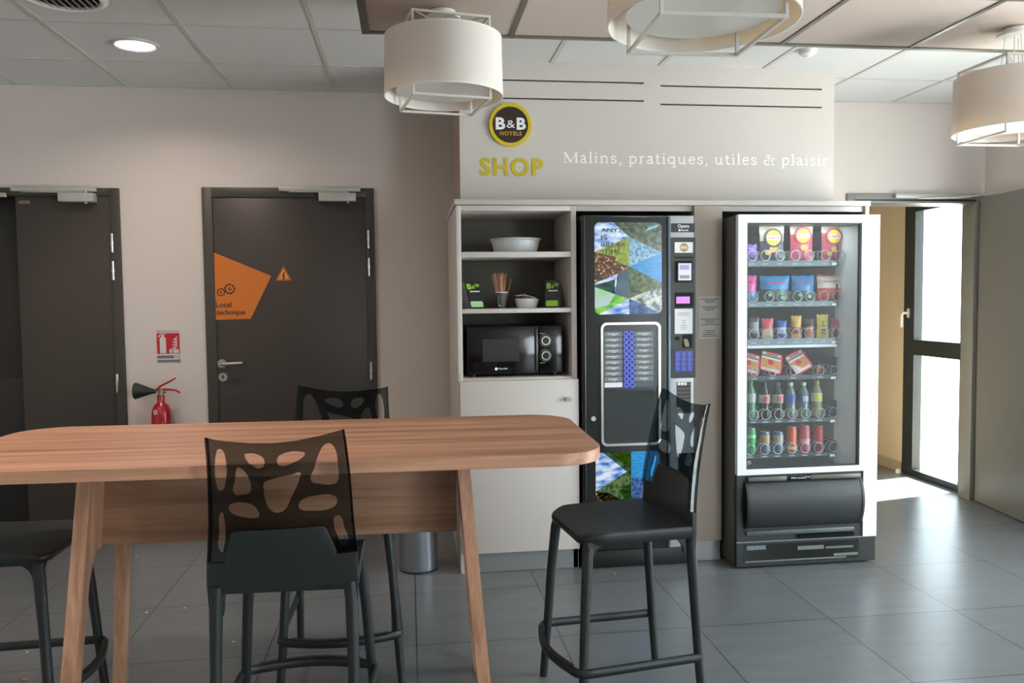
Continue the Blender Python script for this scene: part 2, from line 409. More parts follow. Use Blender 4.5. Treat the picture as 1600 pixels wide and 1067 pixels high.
# ------------------------------------------------------------------ windows
def window(name, hole, x0=XR + .03, bars=()):
    w = setting(name, (XR + .07, (hole[0] + hole[1]) / 2, hole[2]))
    a, c, z0, z1 = hole
    def f(b):
        b.frame([(a, z0), (c, z0), (c, z1), (a, z1)], [(a + .04, z0 + .05), (c - .13, z0 + .05), (c - .13, z1 - .06), (a + .04, z1 - .06)], 'x', x0 - .01, x0 + .06)
        for k, v, h in bars:
            if k == 'h': b.box(x0 - .012, x0 + .058, a + .01, c - .01, v, v + h)
            else: b.box(x0 - .012, x0 + .058, v, v + h, z0 + .01, z1 - .01)
    one('window_frame', ANTH, f, w, smooth=False)
    one('glass_pane', GLASS, lambda b: b.box(x0 + .024, x0 + .030, a + .03, c - .12, z0 + .04, z1 - .05), w, smooth=False)
    return w
w1 = window('window_1', WC, XR + .012, (('h', .948, .118),))
def whandle(b):
    b.box(XR - .012, XR + .006, 5.865, 5.885, 1.235, 1.305, .004)
    b.tube([(XR - .01, 5.875, 1.27), (XR - .05, 5.875, 1.272), (XR - .058, 5.878, 1.25), (XR - .058, 5.88, 1.16)], .010)
one('window_handle', WHITEP, whandle, w1)
window('window_2', W2, bars=(('v', 2.5, .08),)); window('window_3', W3, bars=(('v', -2.2, .08),))
wl = setting('added_sun_opening', (XR + .07, 4.08, LOW[2]))  # unseen opening, made up to let a patch of sun onto the floor
one('glass_pane', GLASS, lambda b: b.box(XR + .07, XR + .076, LOW[0] - .01, LOW[1] + .01, LOW[2] - .01, LOW[3] + .01), wl, smooth=False)
tag(one('door_stop', WHITEP, lambda b: b.lathe([(.022, 0), (.022, .012), (.018, .026), (.008, .034)], 3.842, 5.93)), 'small white rubber door stop on the floor beside the corridor window', 'door stop')

# ------------------------------------------------------------------ fascia above the shop cabinets
FY = 4.36
def fascia(b):
    x0, x1, z1 = .288, 2.405, H
    lines = [(.43, 1.299, 2.4855, 2.4945), (.43, 1.299, 2.5815, 2.5905), (1.393, 2.330, 2.4695, 2.4785), (1.393, 2.330, 2.5695, 2.5785)]
    us = [x0, x1] + [v for l in lines for v in l[:2]]; zs = [1.93, z1] + [v for l in lines for v in l[2:]]
    wall_cells(b, 'y', FY, FY + .02, us, zs, lines); bmesh.ops.remove_doubles(b.bm, verts=b.bm.verts, dist=1e-5)
    b.box(x0, x1, FY + .045, FY + .05, 1.93, z1, mi=1); b.box(x0, x0 + .02, FY + .0205, YB, 1.93, z1, mi=2); b.box(x1 - .02, x1, FY + .0205, YB, 1.93, z1)
fa = struct('wall_fascia', [FASC, M('slot_black', (30, 22, 20), .8), M('fascia_return_tone', (186, 168, 154), .8)], fascia)  # left return is darker and pinker than the front

YEL = M('sign_yellow', (206, 184, 20), .45); BRN = M('sign_dark_brown', (46, 28, 22), .45); WHT = M('sign_white', (238, 238, 238), .5)
GOLD = M('sign_orange_yellow', (206, 164, 30), .45)
def badge(parent_name, label, cx, cz, r, y, th, cat='sign'):
    t = thing(parent_name, label, cat, (cx, y, cz))
    one('rim', YEL, lambda b: b.prism(circ(cx, cz, r, 48), 'y', y, y - th), t)
    one('disc', BRN, lambda b: b.prism(circ(cx, cz, r * .835, 48), 'y', y - th, y - th - .002), t)
    yy = y - th - .002
    one('lettering', [WHT, GOLD], lambda b: (b.text('B', cx - r * .70, cx - r * .25, cz - r * .23, cz + r * .33, yy, .001, 0, .035), b.text('B', cx + r * .29, cx + r * .72, cz - r * .23, cz + r * .33, yy, .001, 0, .035),
        b.text('&', cx - r * .18, cx + r * .21, cz - r * .15, cz + r * .20, yy, .001, 0, .0), b.text('HOTELS', cx - r * .50, cx + r * .52, cz - r * .50, cz - r * .32, yy, .001, 1, .015, space=1.1)), t)
    return t
a = at(797, 196, FY); badge('hotel_badge', 'round yellow rimmed dark brown badge with white letters B&B high on the fascia', a.x, a.z, .114, FY, .018)
p0, p1 = at(750, 277, FY), at(849, 246, FY)
tag(one('shop_lettering', M('shop_mustard', (196, 178, 32), .5), lambda b: b.text('SHOP', p0.x, p1.x, p0.z + .006, p0.z + .105, FY, .003, 0, .034, space=1.12)), 'bold mustard letters SHOP on the fascia under the round badge', 'lettering')

# slogan in thin serif letters, drawn as strokes
GLY = {
 'M': (1.62, [([(.2, 0), (.2, 1.42)], .07), ([(.2, 1.42), (.8, .08)], .15), ([(.8, .08), (1.38, 1.42)], .07), ([(1.38, 1.42), (1.40, 0)], .15), ([(.02, .03), (.40, .03)], .06), ([(1.18, .03), (1.62, .03)], .06), ([(.02, 1.40), (.26, 1.40)], .06), ([(1.34, 1.40), (1.56, 1.40)], .06)]),
 'a': (.82, [([(.14, .78), (.22, .93), (.38, .98), (.52, .90), (.56, .72), (.56, .18), (.62, .04), (.76, .10)], .12), ([(.56, .60), (.30, .50), (.12, .34), (.12, .14), (.24, .03), (.40, .06), (.56, .20)], .09)]),
 'l': (.46, [([(.22, 0), (.22, 1.56)], .13), ([(.02, .03), (.42, .03)], .06), ([(.22, 1.54), (.04, 1.44)], .06)]),
 'i': (.46, [([(.22, 0), (.22, .98)], .13), ([(.02, .03), (.42, .03)], .06), ([(.22, .96), (.04, .88)], .06), ([(.21, 1.30), (.21, 1.45)], .16)]),
 'n': (1.02, [([(.22, 0), (.22, .98)], .13), ([(.02, .03), (.40, .03)], .06), ([(.22, .96), (.04, .88)], .06), ([(.22, .74), (.36, .92), (.54, .98), (.70, .90), (.76, .70), (.76, 0)], .11), ([(.58, .03), (.96, .03)], .06)]),
 's': (.72, [([(.60, .74), (.56, .92), (.38, .98), (.18, .92), (.13, .74), (.24, .60), (.46, .46), (.60, .32), (.56, .10), (.36, .02), (.16, .08), (.10, .28)], .10)]),
 ',': (.42, [([(.16, .10), (.24, .02), (.22, -.16), (.10, -.30)], .11)]),
 'p': (1.0, [([(.22, -.50), (.22, .98)], .12), ([(.02, -.47), (.44, -.47)], .06), ([(.22, .96), (.04, .88)], .06), ([(.22, .78), (.40, .94), (.62, .94), (.80, .74), (.82, .44), (.70, .14), (.50, .02), (.22, .12)], .11)]),
 'q': (1.0, [([(.76, -.50), (.76, .98)], .12), ([(.54, -.47), (.96, -.47)], .06), ([(.76, .86), (.52, .98), (.30, .92), (.14, .70), (.12, .42), (.24, .12), (.44, .02), (.76, .20)], .11)]),
 'r': (.70, [([(.22, 0), (.22, .98)], .13), ([(.02, .03), (.44, .03)], .06), ([(.22, .96), (.04, .88)], .06), ([(.22, .70), (.34, .92), (.50, .98), (.62, .90)], .10)]),
 't': (.60, [([(.22, 1.28), (.22, .20), (.30, .04), (.44, .02), (.56, .12)], .12), ([(.04, .92), (.52, .92)], .07)]),
 'u': (1.02, [([(.20, .94), (.20, .30), (.28, .08), (.46, .02), (.64, .12), (.74, .26)], .11), ([(.74, .96), (.74, .02), (.92, .05)], .12), ([(.02, .93), (.24, .93)], .06), ([(.56, .93), (.78, .93)], .06)]),
 'e': (.86, [([(.14, .56), (.70, .56), (.66, .82), (.44, .98), (.22, .86), (.12, .58), (.14, .28), (.30, .06), (.52, .03), (.72, .18)], .10)]),
 '&': (1.36, [([(1.14, .86), (.98, .50), (.76, .18), (.50, .02), (.26, .06), (.12, .26), (.20, .54), (.52, .76), (.70, .98), (.68, 1.22), (.52, 1.34), (.36, 1.22), (.36, 1.0), (.56, .62), (.86, .20), (1.08, .04), (1.26, .10)], .11), ([(.96, .88), (1.30, .88)], .06)]),
 ' ': (.42, []),
}
def slogan(b):
    txt = 'Malins, pratiques, utiles & plaisir'; gap = .13
    W = sum(GLY[c][0] + gap for c in txt) - gap
    a = at(880, 251, FY); e = at(1294, 258, FY); s = (e.x - a.x) / W; z0 = (a.z + e.z) / 2 - .006; x = a.x; sz = .0385
    q = 0
    for c in txt:
        w, st = GLY[c]
        for pts, th in st:
            P = [Vector((x + p[0] * s, z0 + p[1] * sz)) for p in pts]; h = th * s * .62
            if len(P) > 2:                                     # soften the stroke
                Q = []
                for i in range(len(P) - 1):
                    p_, a_, b_, n_ = P[max(i - 1, 0)], P[i], P[i + 1], P[min(i + 2, len(P) - 1)]
                    for k in range(3):
                        t = k / 3; Q.append(.5 * ((2 * a_) + (b_ - p_) * t + (2 * p_ - 5 * a_ + 4 * b_ - n_) * t * t + (3 * a_ - p_ - 3 * b_ + n_) * t ** 3))
                P = Q + [P[-1]]
            L_, R_ = [], []
            for i in range(len(P)):
                t = (P[min(i + 1, len(P) - 1)] - P[max(i - 1, 0)]).normalized(); n = Vector((-t.y, t.x)) * h
                L_.append(P[i] + n); R_.append(P[i] - n)
            q += 1; y1 = FY - .0008 - .00001 * (q % 9)
            v = [b.bm.verts.new((p.x, y1, p.y)) for p in L_]; w_ = [b.bm.verts.new((p.x, y1, p.y)) for p in R_]
            for i in range(len(P) - 1): b.bm.faces.new((v[i], v[i + 1], w_[i + 1], w_[i]))
        x += (w + gap) * s
tag(one('slogan_lettering', M('slogan_white', (246, 246, 246), .5), slogan, smooth=False), 'white serif slogan lettering running across the fascia to the right of the badge', 'lettering')

# ------------------------------------------------------------------ shop cabinets
CY, CBK = 4.115, 4.95
cab = thing('shelf_cabinet', 'tall pale grey cabinet with open shelves over a closed lower door', 'cabinet', (.555, 4.5, 0))
def carc(b):
    b.box(.247, .272, CY, CBK, .0, 1.892, .002); b.box(.838, .866, CY + .004, CBK, .0, 1.892, .002)
    b.box(.272, .838, CY + .004, CBK, 1.866, 1.892, .001); b.box(.27, .84, CY + .02, CBK - .01, .11, .13)
one('carcass', CAB, carc, cab)
one('back_panel', CABIN, lambda b: b.box(.272, .838, 4.60, 4.615, 1.0, 1.87), cab)
SHZ = ((1.634, 1.658), (1.349, 1.366))
for z0, z1 in ((1.630, 1.658), (1.345, 1.368)):
    one('shelf', CAB, lambda b: b.box(.273, .837, CY + .003, 4.60, z0, z1, .002), cab)
one('counter_shelf', CAB, lambda b: b.box(.273, .837, CY + .006, 4.60, .985, 1.012, .002), cab)
dr = one('cabinet_door', CAB, lambda b: b.box(.254, .868, CY - .022, CY - .002, .108, 1.000, .002), cab)
one('knob', CHROME, lambda b: (b.cyl((.812, CY - .036, .898), (.812, CY - .022, .898), .009), b.cyl((.812, CY - .045, .898), (.812, CY - .034, .898), .013)), dr)
one('plinth', PLINTH, lambda b: b.box(.252, .866, CY + .004, CY + .02, .002, .104), cab)
tp = one('cabinet_top_panel', CAB, lambda b: b.box(.240, 2.478, CY - .012, 4.98, 1.895, 1.922, .002))
tag(tp, 'long pale grey top board running over the cabinet and both machines', 'panel')
fl = one('filler_rail', CAB, lambda b: b.box(.868, 2.452, CY + .012, CY + .03, 1.866, 1.894, .001)); fl.parent = tp
pil = thing('pillar_cabinet', 'narrow pale beige panel standing between the coffee machine and the snack machine', 'cabinet', (1.567, 4.5, 0))
one('front_panel', M('pillar_beige_grey', (178, 168, 155), .5), lambda b: b.box(1.492, 1.645, CY - .012, CY + .010, .112, 1.893, .002), pil)
one('side_panel', CAB, lambda b: (b.box(1.492, 1.510, CY + .011, CBK, 0, 1.893), b.box(1.627, 1.645, CY + .011, CBK, 0, 1.893)), pil, smooth=False)
one('plinth', PLINTH, lambda b: b.box(1.498, 1.640, CY + .004, CY + .0105, .002, .108), pil)
tag(one('side_panel', CAB, lambda b: b.box(2.452, 2.476, CY - .002, CBK, .001, 1.894, .002)), 'pale grey end panel right of the snack machine, mostly hidden behind it', 'panel')
nt_ = M('notice_paper', (196, 194, 188), .7)
INK = M('print_ink', (74, 72, 68), .7)
for k, (ya, yb) in enumerate(((463, 494), (494.6, 529))):
    x0, x1, z0, z1 = rect_at(1091.5, ya, 1126, yb, CY - .013)
    n = thing('notice', ['upper grey printed notice taped to the narrow panel beside the coffee machine', 'lower grey printed notice taped to the narrow panel beside the coffee machine'][k], 'notice', ((x0 + x1) / 2, CY - .013, z0), 'notices on the panel')
    one('sheet', nt_, lambda b: b.box(x0, x1, CY - .0145, CY - .0125, z0, z1), n, smooth=False)
    def lines(b):
        for i, f in enumerate((.14, .22, .30, .52, .60, .68) if k == 0 else (.12, .20, .28, .36, .64, .72, .80, .88)):
            z = z1 - (z1 - z0) * f; w = (.42, .26, .20, .38, .26, .20, .3, .36)[i] * (x1 - x0); c = (x0 + x1) / 2
            b.box(c - w, c + w, CY - .0150, CY - .0145, z - .0016, z + .0016)
    one('print', INK, lines, n, smooth=False)

# ------------------------------------------------------------------ things on the shelves
def bowl(b, cx, cy, z, r, h, flare=.86, lip=.006, t=.0022):
    b.lathe([(r * .80, z), (r * .84, z + .006), (r * .90, z + h * .5), (r * flare * 1.08, z + h * .86), (r, z + h), (r, z + h + .003), (r * flare * 1.05, z + h - .001), (r * .88, z + h * .5), (r * .82, z + .010), (.001, z + .006)], cx, cy, 40, cap=False)
PLC = bpy.data.materials.new('translucent_plastic'); PLC.use_nodes = True
_p = PLC.node_tree.nodes['Principled BSDF']; _p.inputs['Base Color'].default_value = srgb(216, 220, 220); _p.inputs['Roughness'].default_value = .3; _p.inputs['Alpha'].default_value = .62
bz = 1.658
tag(one('plastic_bowl', PLC, lambda b: bowl(b, .573, 4.30, bz, .136, .074)), 'wide translucent plastic tub on the top shelf', 'bowl')
sz_ = 1.368
cup = thing('stirrer_cup', 'dark grey paper cup holding wooden stirrers on the middle shelf', 'cup', (.495, 4.30, sz_))
one('cup_body', M('cup_grey', (84, 88, 84), .45), lambda b: b.lathe([(.022, sz_), (.0315, sz_ + .083), (.0285, sz_ + .083), (.020, sz_ + .004)], .495, 4.30, 28, cap=False), cup)
one('cup_base', M('cup_grey'), lambda b: b.cyl((.495, 4.30, sz_ + .002), (.495, 4.30, sz_ + .006), .022), cup)
one('cup_rim', WHT, lambda b: b.lathe([(.0305, sz_ + .082), (.0335, sz_ + .083), (.0335, sz_ + .087), (.0300, sz_ + .087), (.0305, sz_ + .082)], .495, 4.30, 28, cap=False), cup)
ss = one('spoon_mark', M('cup_mark', (170, 150, 120), .6), lambda b: (b.box(.4745, .4765, 4.2735, 4.275, sz_ + .01, sz_ + .07), b.cyl((.482, 4.270, sz_ + .014), (.482, 4.274, sz_ + .014), .006, seg=12)), cup)
SW = M('stirrer_wood', (214, 160, 124), .6, var=.5, vscale=60)
rs = random.Random(3)
for k in range(16):
    a0 = -.040 + .006 * k if k < 14 else (.048 if k == 14 else .012)
    bx, tx = .495 + a0 * .35, .495 + a0 - (.012 if k < 14 else -.008)
    yy = 4.30 + rs.uniform(-.016, .016); hh = .175 + rs.uniform(-.008, .008) - (.018 if k == 14 else 0)
    def st(b):
        b.box(-.003, .003, -.0009, .0009, 0, hh, .0006)
        v = Vector((tx - bx, rs.uniform(-.008, .008), hh)).normalized(); q = v.to_track_quat('Z', 'Y').to_matrix()
        b.shift(lambda c: q @ c + Vector((bx, yy, sz_ + .008)))
    tag(one('wooden_stirrer', SW, st), 'thin wooden stirrer standing in the grey paper cup' if k != 14 else 'wooden stirrer leaning out alone to the right of the bundle in the cup', 'stirrer', 'wooden stirrers in the cup')
def sb(b): bowl(b, .632, 4.30, sz_, .066, .046, .9)
tag(one('sachet_bowl', M('white_ceramic', (222, 222, 218), .25), sb), 'small white bowl full of paper sachets on the middle shelf', 'bowl')
SACH = M('sachet_paper', (206, 204, 200), .6, var=.3, vscale=90)
for k, (sx, sy, sa, stl) in enumerate(((-.022, 0, 20, .2), (.012, -.015, -25, -.15), (.030, .01, 60, .12), (-.004, .02, 80, -.2), (0, -.03, 10, .25), (-.035, -.012, 50, -.1))):
    def sf(b):
        b.box(-.030, .030, -.016, .016, -.002, .002, .0015)
        q = Matrix.Rotation(R(sa), 3, 'Z') @ Matrix.Rotation(stl, 3, 'Y'); b.shift(lambda c: q @ c + Vector((.632 + sx, 4.30 + sy, sz_ + .046 + .0045 * k)))
    tag(one('sugar_sachet', SACH, sf), 'white paper sachet lying in the small white bowl', 'sachet', 'sachets in the white bowl')
LIME = M('card_lime', (150, 200, 40), .5); CBLK = M('card_black', (22, 26, 26), .45); CGR = M('card_grey_side', (150, 146, 136), .6); MINT = M('card_mint', (176, 222, 160), .5)
def tent(label, x0, x1, lean, side, green, big):
    y = 4.20; z = sz_; h = .145; cx = (x0 + x1) / 2
    t = thing('promo_card', label, 'card stand', (cx, y, z), 'promo cards on the middle shelf')
    sh = lambda c: Vector((c.x + lean * (1 - (c.z - z) / h), c.y + .03 * (c.z - z) / h, c.z))
    one('front_face', CBLK, lambda b: b.box(x0, x1, y, y + .002, z, z + h).shift(sh), t, smooth=False)
    def sd_(b):
        s_ = 1 if side > 0 else -1; xe = x1 if side > 0 else x0
        top = (xe, y + .032, z + h); n = 8
        b.loft([[(xe + lean * (1 - k / n) + .0, y + .004 + .028 * k / n, z + h * k / n) for k in range(n + 1)], [(xe + (s_ * .036 * (1 - (k / n) ** 2)) + 0 * lean, y + .10 - .066 * k / n, z + h * k / n) for k in range(n + 1)]], cap=False, close=False)
        b.bm.faces.ensure_lookup_table(); bmesh.ops.solidify(b.bm, geom=b.bm.faces[:], thickness=.001)
    one('side_face', CGR, sd_, t, smooth=False)
    yy = y - .0006; w = x1 - x0
    def l1(b):
        b.text('B', x0 + w * .10, x0 + w * .40, z + h * .70, z + h * .90, yy, .0006, 0, .04); b.text('&', x0 + w * .42, x0 + w * .60, z + h * .72, z + h * .84, yy, .0006, 0, .02)
        b.text('me', x0 + w * .62, x0 + w * .90, z + h * .78, z + h * .90, yy, .0006, 0, .02); b.shift(sh)
    one('lettering', LIME, l1, t, smooth=False)
    one('text_band', M('card_text_white', (214, 216, 214), .5), lambda b: b.box(x0 + w * .22, x0 + w * .86, yy, yy + .0006, z + h * .60, z + h * .645).shift(sh), t, smooth=False)
    one('label_patch', green, lambda b: b.prism(rrect(x0 + w * .10, x0 + w * .90, z + h * .06, z + h * .27, .006), 'y', yy, yy + .0006).shift(sh), t, smooth=False)
    return t
tent('black and lime promo card stand left of the stirrer cup, tilting right', .292, .372, .028, -1, MINT, 1)
tent('black and lime promo card stand at the right end of the shelf, tilting left', .722, .800, -.012, 1, LIME, 0)

mw_ = thing('microwave_oven', 'black countertop microwave oven with two chrome ringed knobs', 'microwave', (.55, 4.35, 1.012))
y = 4.175; q0 = 1.012
one('body', BLACKP, lambda b: b.box(.302, .802, y + .012, y + .34, q0 + .012, q0 + .264, .006), mw_)
md = one('oven_door', BLACKG, lambda b: b.box(.300, .672, y - .006, y + .010, q0 + .014, q0 + .262, .004), mw_)
one('door_window', M('oven_window', (40, 43, 42), .15), lambda b: b.prism(rrect(.378, .570, q0 + .082, q0 + .198, .006), 'y', y - .0075, y - .005), md, smooth=False)
one('brand_lettering', WHT, lambda b: (b.prism(circ(.448, q0 + .043, .008, 20), 'y', y - .0075, y - .006), b.text('Hyundai', .460, .506, q0 + .037, q0 + .049, y - .006, .001)), md, smooth=False)
one('handle_strip', M('handle_dark_grey', (60, 62, 61), .25), lambda b: b.box(.654, .664, y - .016, y - .006, q0 + .03, q0 + .25, .003), md)
one('control_panel', BLACKG, lambda b: b.box(.676, .800, y - .006, y + .010, q0 + .014, q0 + .262, .004), mw_)
for z, nm in ((q0 + .186, 1), (q0 + .108, 2)):
    k = one('knob', BLACKP, lambda b: (b.cyl((.708, y - .006, z), (.708, y - .026, z), .016), b.cyl((.708, y - .004, z), (.708, y - .010, z), .021)), mw_)
    one('knob_ring', CHROME, lambda b: b.frame(circ(.708, z, .0235, 32), circ(.708, z, .0175, 32), 'y', y - .022, y - .012), k)
    one('scale_marks', M('mark_grey', (150, 156, 154), .5), lambda b: b.frame(circ(.708, z, .031, 40), circ(.708, z, .029, 40), 'y', y - .0072, y - .006), k, smooth=False)
    one('knob_text', M('mark_grey'), lambda b: b.box(.672 + .006, .706, y - .0072, y - .006, z + (.036 if nm == 1 else -.040), z + (.039 if nm == 1 else -.037)), k, smooth=False)
def feet(b):
    for fx in (.335, .765):
        for fy in (y + .04, y + .30): b.cyl((fx, fy, q0), (fx, fy, q0 + .013), .012, seg=14)
one('feet', BLACKP, feet, mw_)

# ------------------------------------------------------------------ coffee machine
KY = 4.075
BLKM = M('matt_black', (12, 13, 14), .6, spec=.3)
cm = thing('coffee_machine', 'tall black hot drinks machine with a landscape picture and a silver payment column', 'vending machine', (1.18, 4.5, 0))
KB = M('machine_black', (30, 33, 33), .35); SIL = M('machine_silver', (186, 190, 196), .35, metal=.35); DGR = M('machine_dark_grey', (46, 50, 48), .45)
kx0, kx1 = .884, 1.480; ktop = 1.842
one('body', KB, lambda b: b.box(kx0 + .004, kx1 - .004, KY + .045, CBK - .03, .0, ktop, .004), cm)
one('door', KB, lambda b: (b.box(kx0, 1.338, KY, KY + .042, .095, ktop - .002, .008, seg=3)), cm)
one('door_edge_trim', M('trim_dark_chrome', (92, 98, 98), .25, metal=.8), lambda b: (b.box(kx0 + .012, kx0 + .018, KY - .004, KY + .002, .10, ktop - .01, .001), b.box(kx0 + .01, 1.336, KY - .003, KY + .002, ktop - .012, ktop - .007, .001)), cm)
one('base', M('base_black', (18, 19, 19), .5), lambda b: b.box(kx0 + .004, kx1 - .004, KY + .012, KY + .044, .004, .092, .002), cm)
col_ = one('payment_column', SIL, lambda b: (b.box(1.340, kx1, KY - .004, KY + .042, .096, ktop - .004, .006, seg=3)), cm)
one('column_side_strip', M('strip_blue_grey', (104, 124, 140), .3, metal=.4), lambda b: b.box(1.341, 1.352, KY - .006, KY - .003, .10, ktop - .01, .001), cm)

# landscape picture: flat triangles printed behind glass
def pic_mats():
    def mk(name, c1, c2, scale, kind='noise', stretch=(1, 1, 1), c3=None):
        m = bpy.data.materials.new(name); m.use_nodes = True; nt = m.node_tree; N = nt.nodes.new; L = nt.links.new
        p = nt.nodes['Principled BSDF']; p.inputs['Roughness'].default_value = .15
        tc = N('ShaderNodeTexCoord'); mp = N('ShaderNodeMapping'); mp.inputs['Scale'].default_value = stretch; L(tc.outputs['Object'], mp.inputs[0])
        if kind == 'noise': n = N('ShaderNodeTexNoise'); n.inputs['Detail'].default_value = 6; n.inputs['Scale'].default_value = scale; out = n.outputs[0]
        else: n = N('ShaderNodeTexVoronoi'); n.inputs['Scale'].default_value = scale; out = n.outputs['Distance']
        L(mp.outputs[0], n.inputs['Vector']); rp = N('ShaderNodeValToRGB'); e = rp.color_ramp.elements
        e[0].position = .36 if kind == 'noise' else .1; e[1].position = .62 if kind == 'noise' else .6; e[0].color = srgb(*c1); e[1].color = srgb(*c2)
        if c3: x = e.new(.5 if kind == 'noise' else .3); x.color = srgb(*c3)
        L(out, rp.inputs[0]); L(rp.outputs[0], p.inputs['Base Color'])
        L(rp.outputs[0], p.inputs['Emission Color']); p.inputs['Emission Strength'].default_value = .08      # weak emission in the print's own colours
        return m
    return [mk('pic_sky', (44, 108, 196), (220, 232, 244), 14, stretch=(1, 1, 2.6)), mk('pic_field', (84, 112, 36), (160, 172, 60), 30, stretch=(6, 1, 1.5)),
            mk('pic_rock', (42, 56, 44), (104, 116, 96), 40), mk('pic_sea', (14, 116, 184), (36, 148, 208), 30, stretch=(1, 1, 8)),
            mk('pic_crystal', (70, 122, 160), (150, 185, 205), 70), mk('pic_beans', (235, 205, 165), (46, 26, 16), 62, 'v', c3=(150, 92, 50)),
            mk('pic_forest', (24, 42, 30), (92, 118, 60), 45), mk('pic_meadow', (40, 150, 30), (150, 210, 80), 16, stretch=(1, 1, 3)),
            mk('pic_night', (18, 38, 84), (60, 110, 170), 60), mk('pic_slate', (36, 62, 84), (70, 96, 112), 10), mk('pic_snowrock', (60, 74, 78), (200, 205, 200), 36), mk('pic_pale_slope', (140, 190, 140), (186, 196, 212), 7)]
PIC = pic_mats()
def clip(poly, clipper):
    out = poly
    for i in range(len(clipper)):
        a, b_ = clipper[i], clipper[(i + 1) % len(clipper)]; inp = out; out = []
        side = lambda p: (b_[0] - a[0]) * (p[1] - a[1]) - (b_[1] - a[1]) * (p[0] - a[0])
        for j in range(len(inp)):
            p, q = inp[j], inp[(j + 1) % len(inp)]; sp_, sq = side(p), side(q)
            if sp_ >= 0: out.append(p)
            if (sp_ > 0 > sq) or (sp_ < 0 < sq):
                t = sp_ / (sp_ - sq); out.append((p[0] + (q[0] - p[0]) * t, p[1] + (q[1] - p[1]) * t))
    return out
def picture(b, x0, x1, z0, z1, r, Y, polys):
    rr = rrect(x0, x1, z0, z1, r, 5); n = 0
    for mi, pts in polys:
        P = [(x0 + u * (x1 - x0), z1 - v * (z1 - z0)) for u, v in pts]
        ar = sum(P[i][0] * P[(i + 1) % len(P)][1] - P[(i + 1) % len(P)][0] * P[i][1] for i in range(len(P)))
        if ar < 0: P = P[::-1]
        P = clip(P, rr)
        if len(P) > 2:
            f = b.bm.faces.new([b.bm.verts.new((p[0], Y - .0004 * n, p[1])) for p in P]); f.material_index = mi; n += (1 if mi == 11 else 0)
x0, x1, z0, z1 = rect_at(928.5, 347.5, 1034, 490, KY)
UP = [(0, [(0, 0), (.28, 0), (.51, .155), (0, .32)]), (2, [(.28, 0), (.51, 0), (.51, .155)]), (2, [(.51, 0), (1, 0), (1, .33), (.51, .155)]), (1, [(0, .32), (.51, .155), (.51, .48), (.36, .44), (.30, .37)]),
      (4, [(.51, .155), (1, .33), (.51, .48)]), (3, [(.51, .48), (1, .33), (1, .66)]), (5, [(0, .32), (.30, .37), (.36, .44), (.51, .48), (.51, .50), (0, .66)]), (9, [(.51, .50), (.51, .83), (.30, .78), (.34, .56)]),
      (6, [(.51, .48), (1, .66), (1, .72), (.75, .76), (.51, .83)]), (10, [(.51, .83), (.75, .76), (1, .72), (1, 1)]), (0, [(0, .66), (.36, .55), (.30, .78), (0, .70)]), (11, [(0, .68), (.30, .62), (.30, .78), (.2, .9), (0, .93)]),
      (7, [(0, .93), (.2, .9), (.30, .78), (.51, .83), (0, 1.02)]), (0, [(.05, 1.0), (.51, .83), (.51, 1.0)]), (8, [(.51, .83), (1, 1.0), (.51, 1.0)])]
pc = one('door_picture', PIC, lambda b: picture(b, x0, x1, z0, z1, .028, KY - .0015, UP), cm, smooth=False)
def slog(b):
    w, h = x1 - x0, z1 - z0
    for tx, u0_, u1_, v0, v1 in (('ANYTIME', .10, .60, .062, .105), ('IS', .10, .19, .14, .188), ('BREAK', .10, .47, .215, .265), ('TIME', .14, .38, .295, .345)):
        b.text(tx, x0 + u0_ * w, x0 + u1_ * w, z1 - v1 * h, z1 - v0 * h, KY - .002, .0008)
one('slogan_print', M('slogan_ink', (24, 44, 60), .4), slog, pc, smooth=False)
one('pale_streak', M('pic_ice', (120, 196, 206), .2), lambda b: b.prism([(x0 + .75 * (x1 - x0), z1 - .10 * (z1 - z0)), (x0 + .93 * (x1 - x0), z1 - .05 * (z1 - z0)), (x0 + .97 * (x1 - x0), z1 - .02 * (z1 - z0)), (x0 + .80 * (x1 - x0), z1 - .055 * (z1 - z0))], 'y', KY - .0021, KY - .0018), pc, smooth=False)  # pale cyan streak in the picture's upper right corner
lx0, lx1, lz0, lz1 = rect_at(930.5, 707.5, 1031, 800, KY)
LOWP = [(7, [(.12, 0), (.55, 0), (.55, .38)]), (0, [(0, 0), (.2, 0), (.55, .30), (0, .62)]), (6, [(0, .62), (.55, .28), (.55, 1), (.2, 1)]), (5, [(0, .62), (.22, .66), (.5, .86), (.55, 1), (0, 1)]), (7, [(.36, .62), (.55, .5), (.55, .95)]), (3, [(.55, 0), (1, 0), (1, .5), (.55, .4)]), (8, [(.55, .4), (1, .5), (1, 1), (.55, 1)]), (1, [(.2, 0), (.55, 0), (.55, .30)])]
one('lower_picture', PIC, lambda b: picture(b, lx0, lx1, lz0, lz1, .028, KY - .0015, LOWP), cm, smooth=False)
rx0, rx1, rz0, rz1 = rect_at(938, 504, 1032, 694, KY)
one('chrome_surround', CHROME, lambda b: b.frame(rrect(rx0, rx1, rz0, rz1, .032, 8), rrect(rx0 + .013, rx1 - .013, rz0 + .013, rz1 - .013, .022, 8), 'y', KY - .010, KY + .0), cm)
one('selection_panel', M('panel_dark', (40, 46, 45), .25), lambda b: b.prism(rrect(rx0 + .013, rx1 - .013, rz1 - .345, rz1 - .012, .02), 'y', KY - .003, KY), cm)
hatch = one('dispensing_hatch', M('smoked_hatch', (52, 58, 58), .08), lambda b: b.prism(rrect(rx0 + .018, rx1 - .03, rz0 + .016, rz1 - .356, .012), 'y', KY - .006, KY), cm)
bl0, bl1, bz0, bz1 = rect_at(972.5, 517, 991, 607, KY)
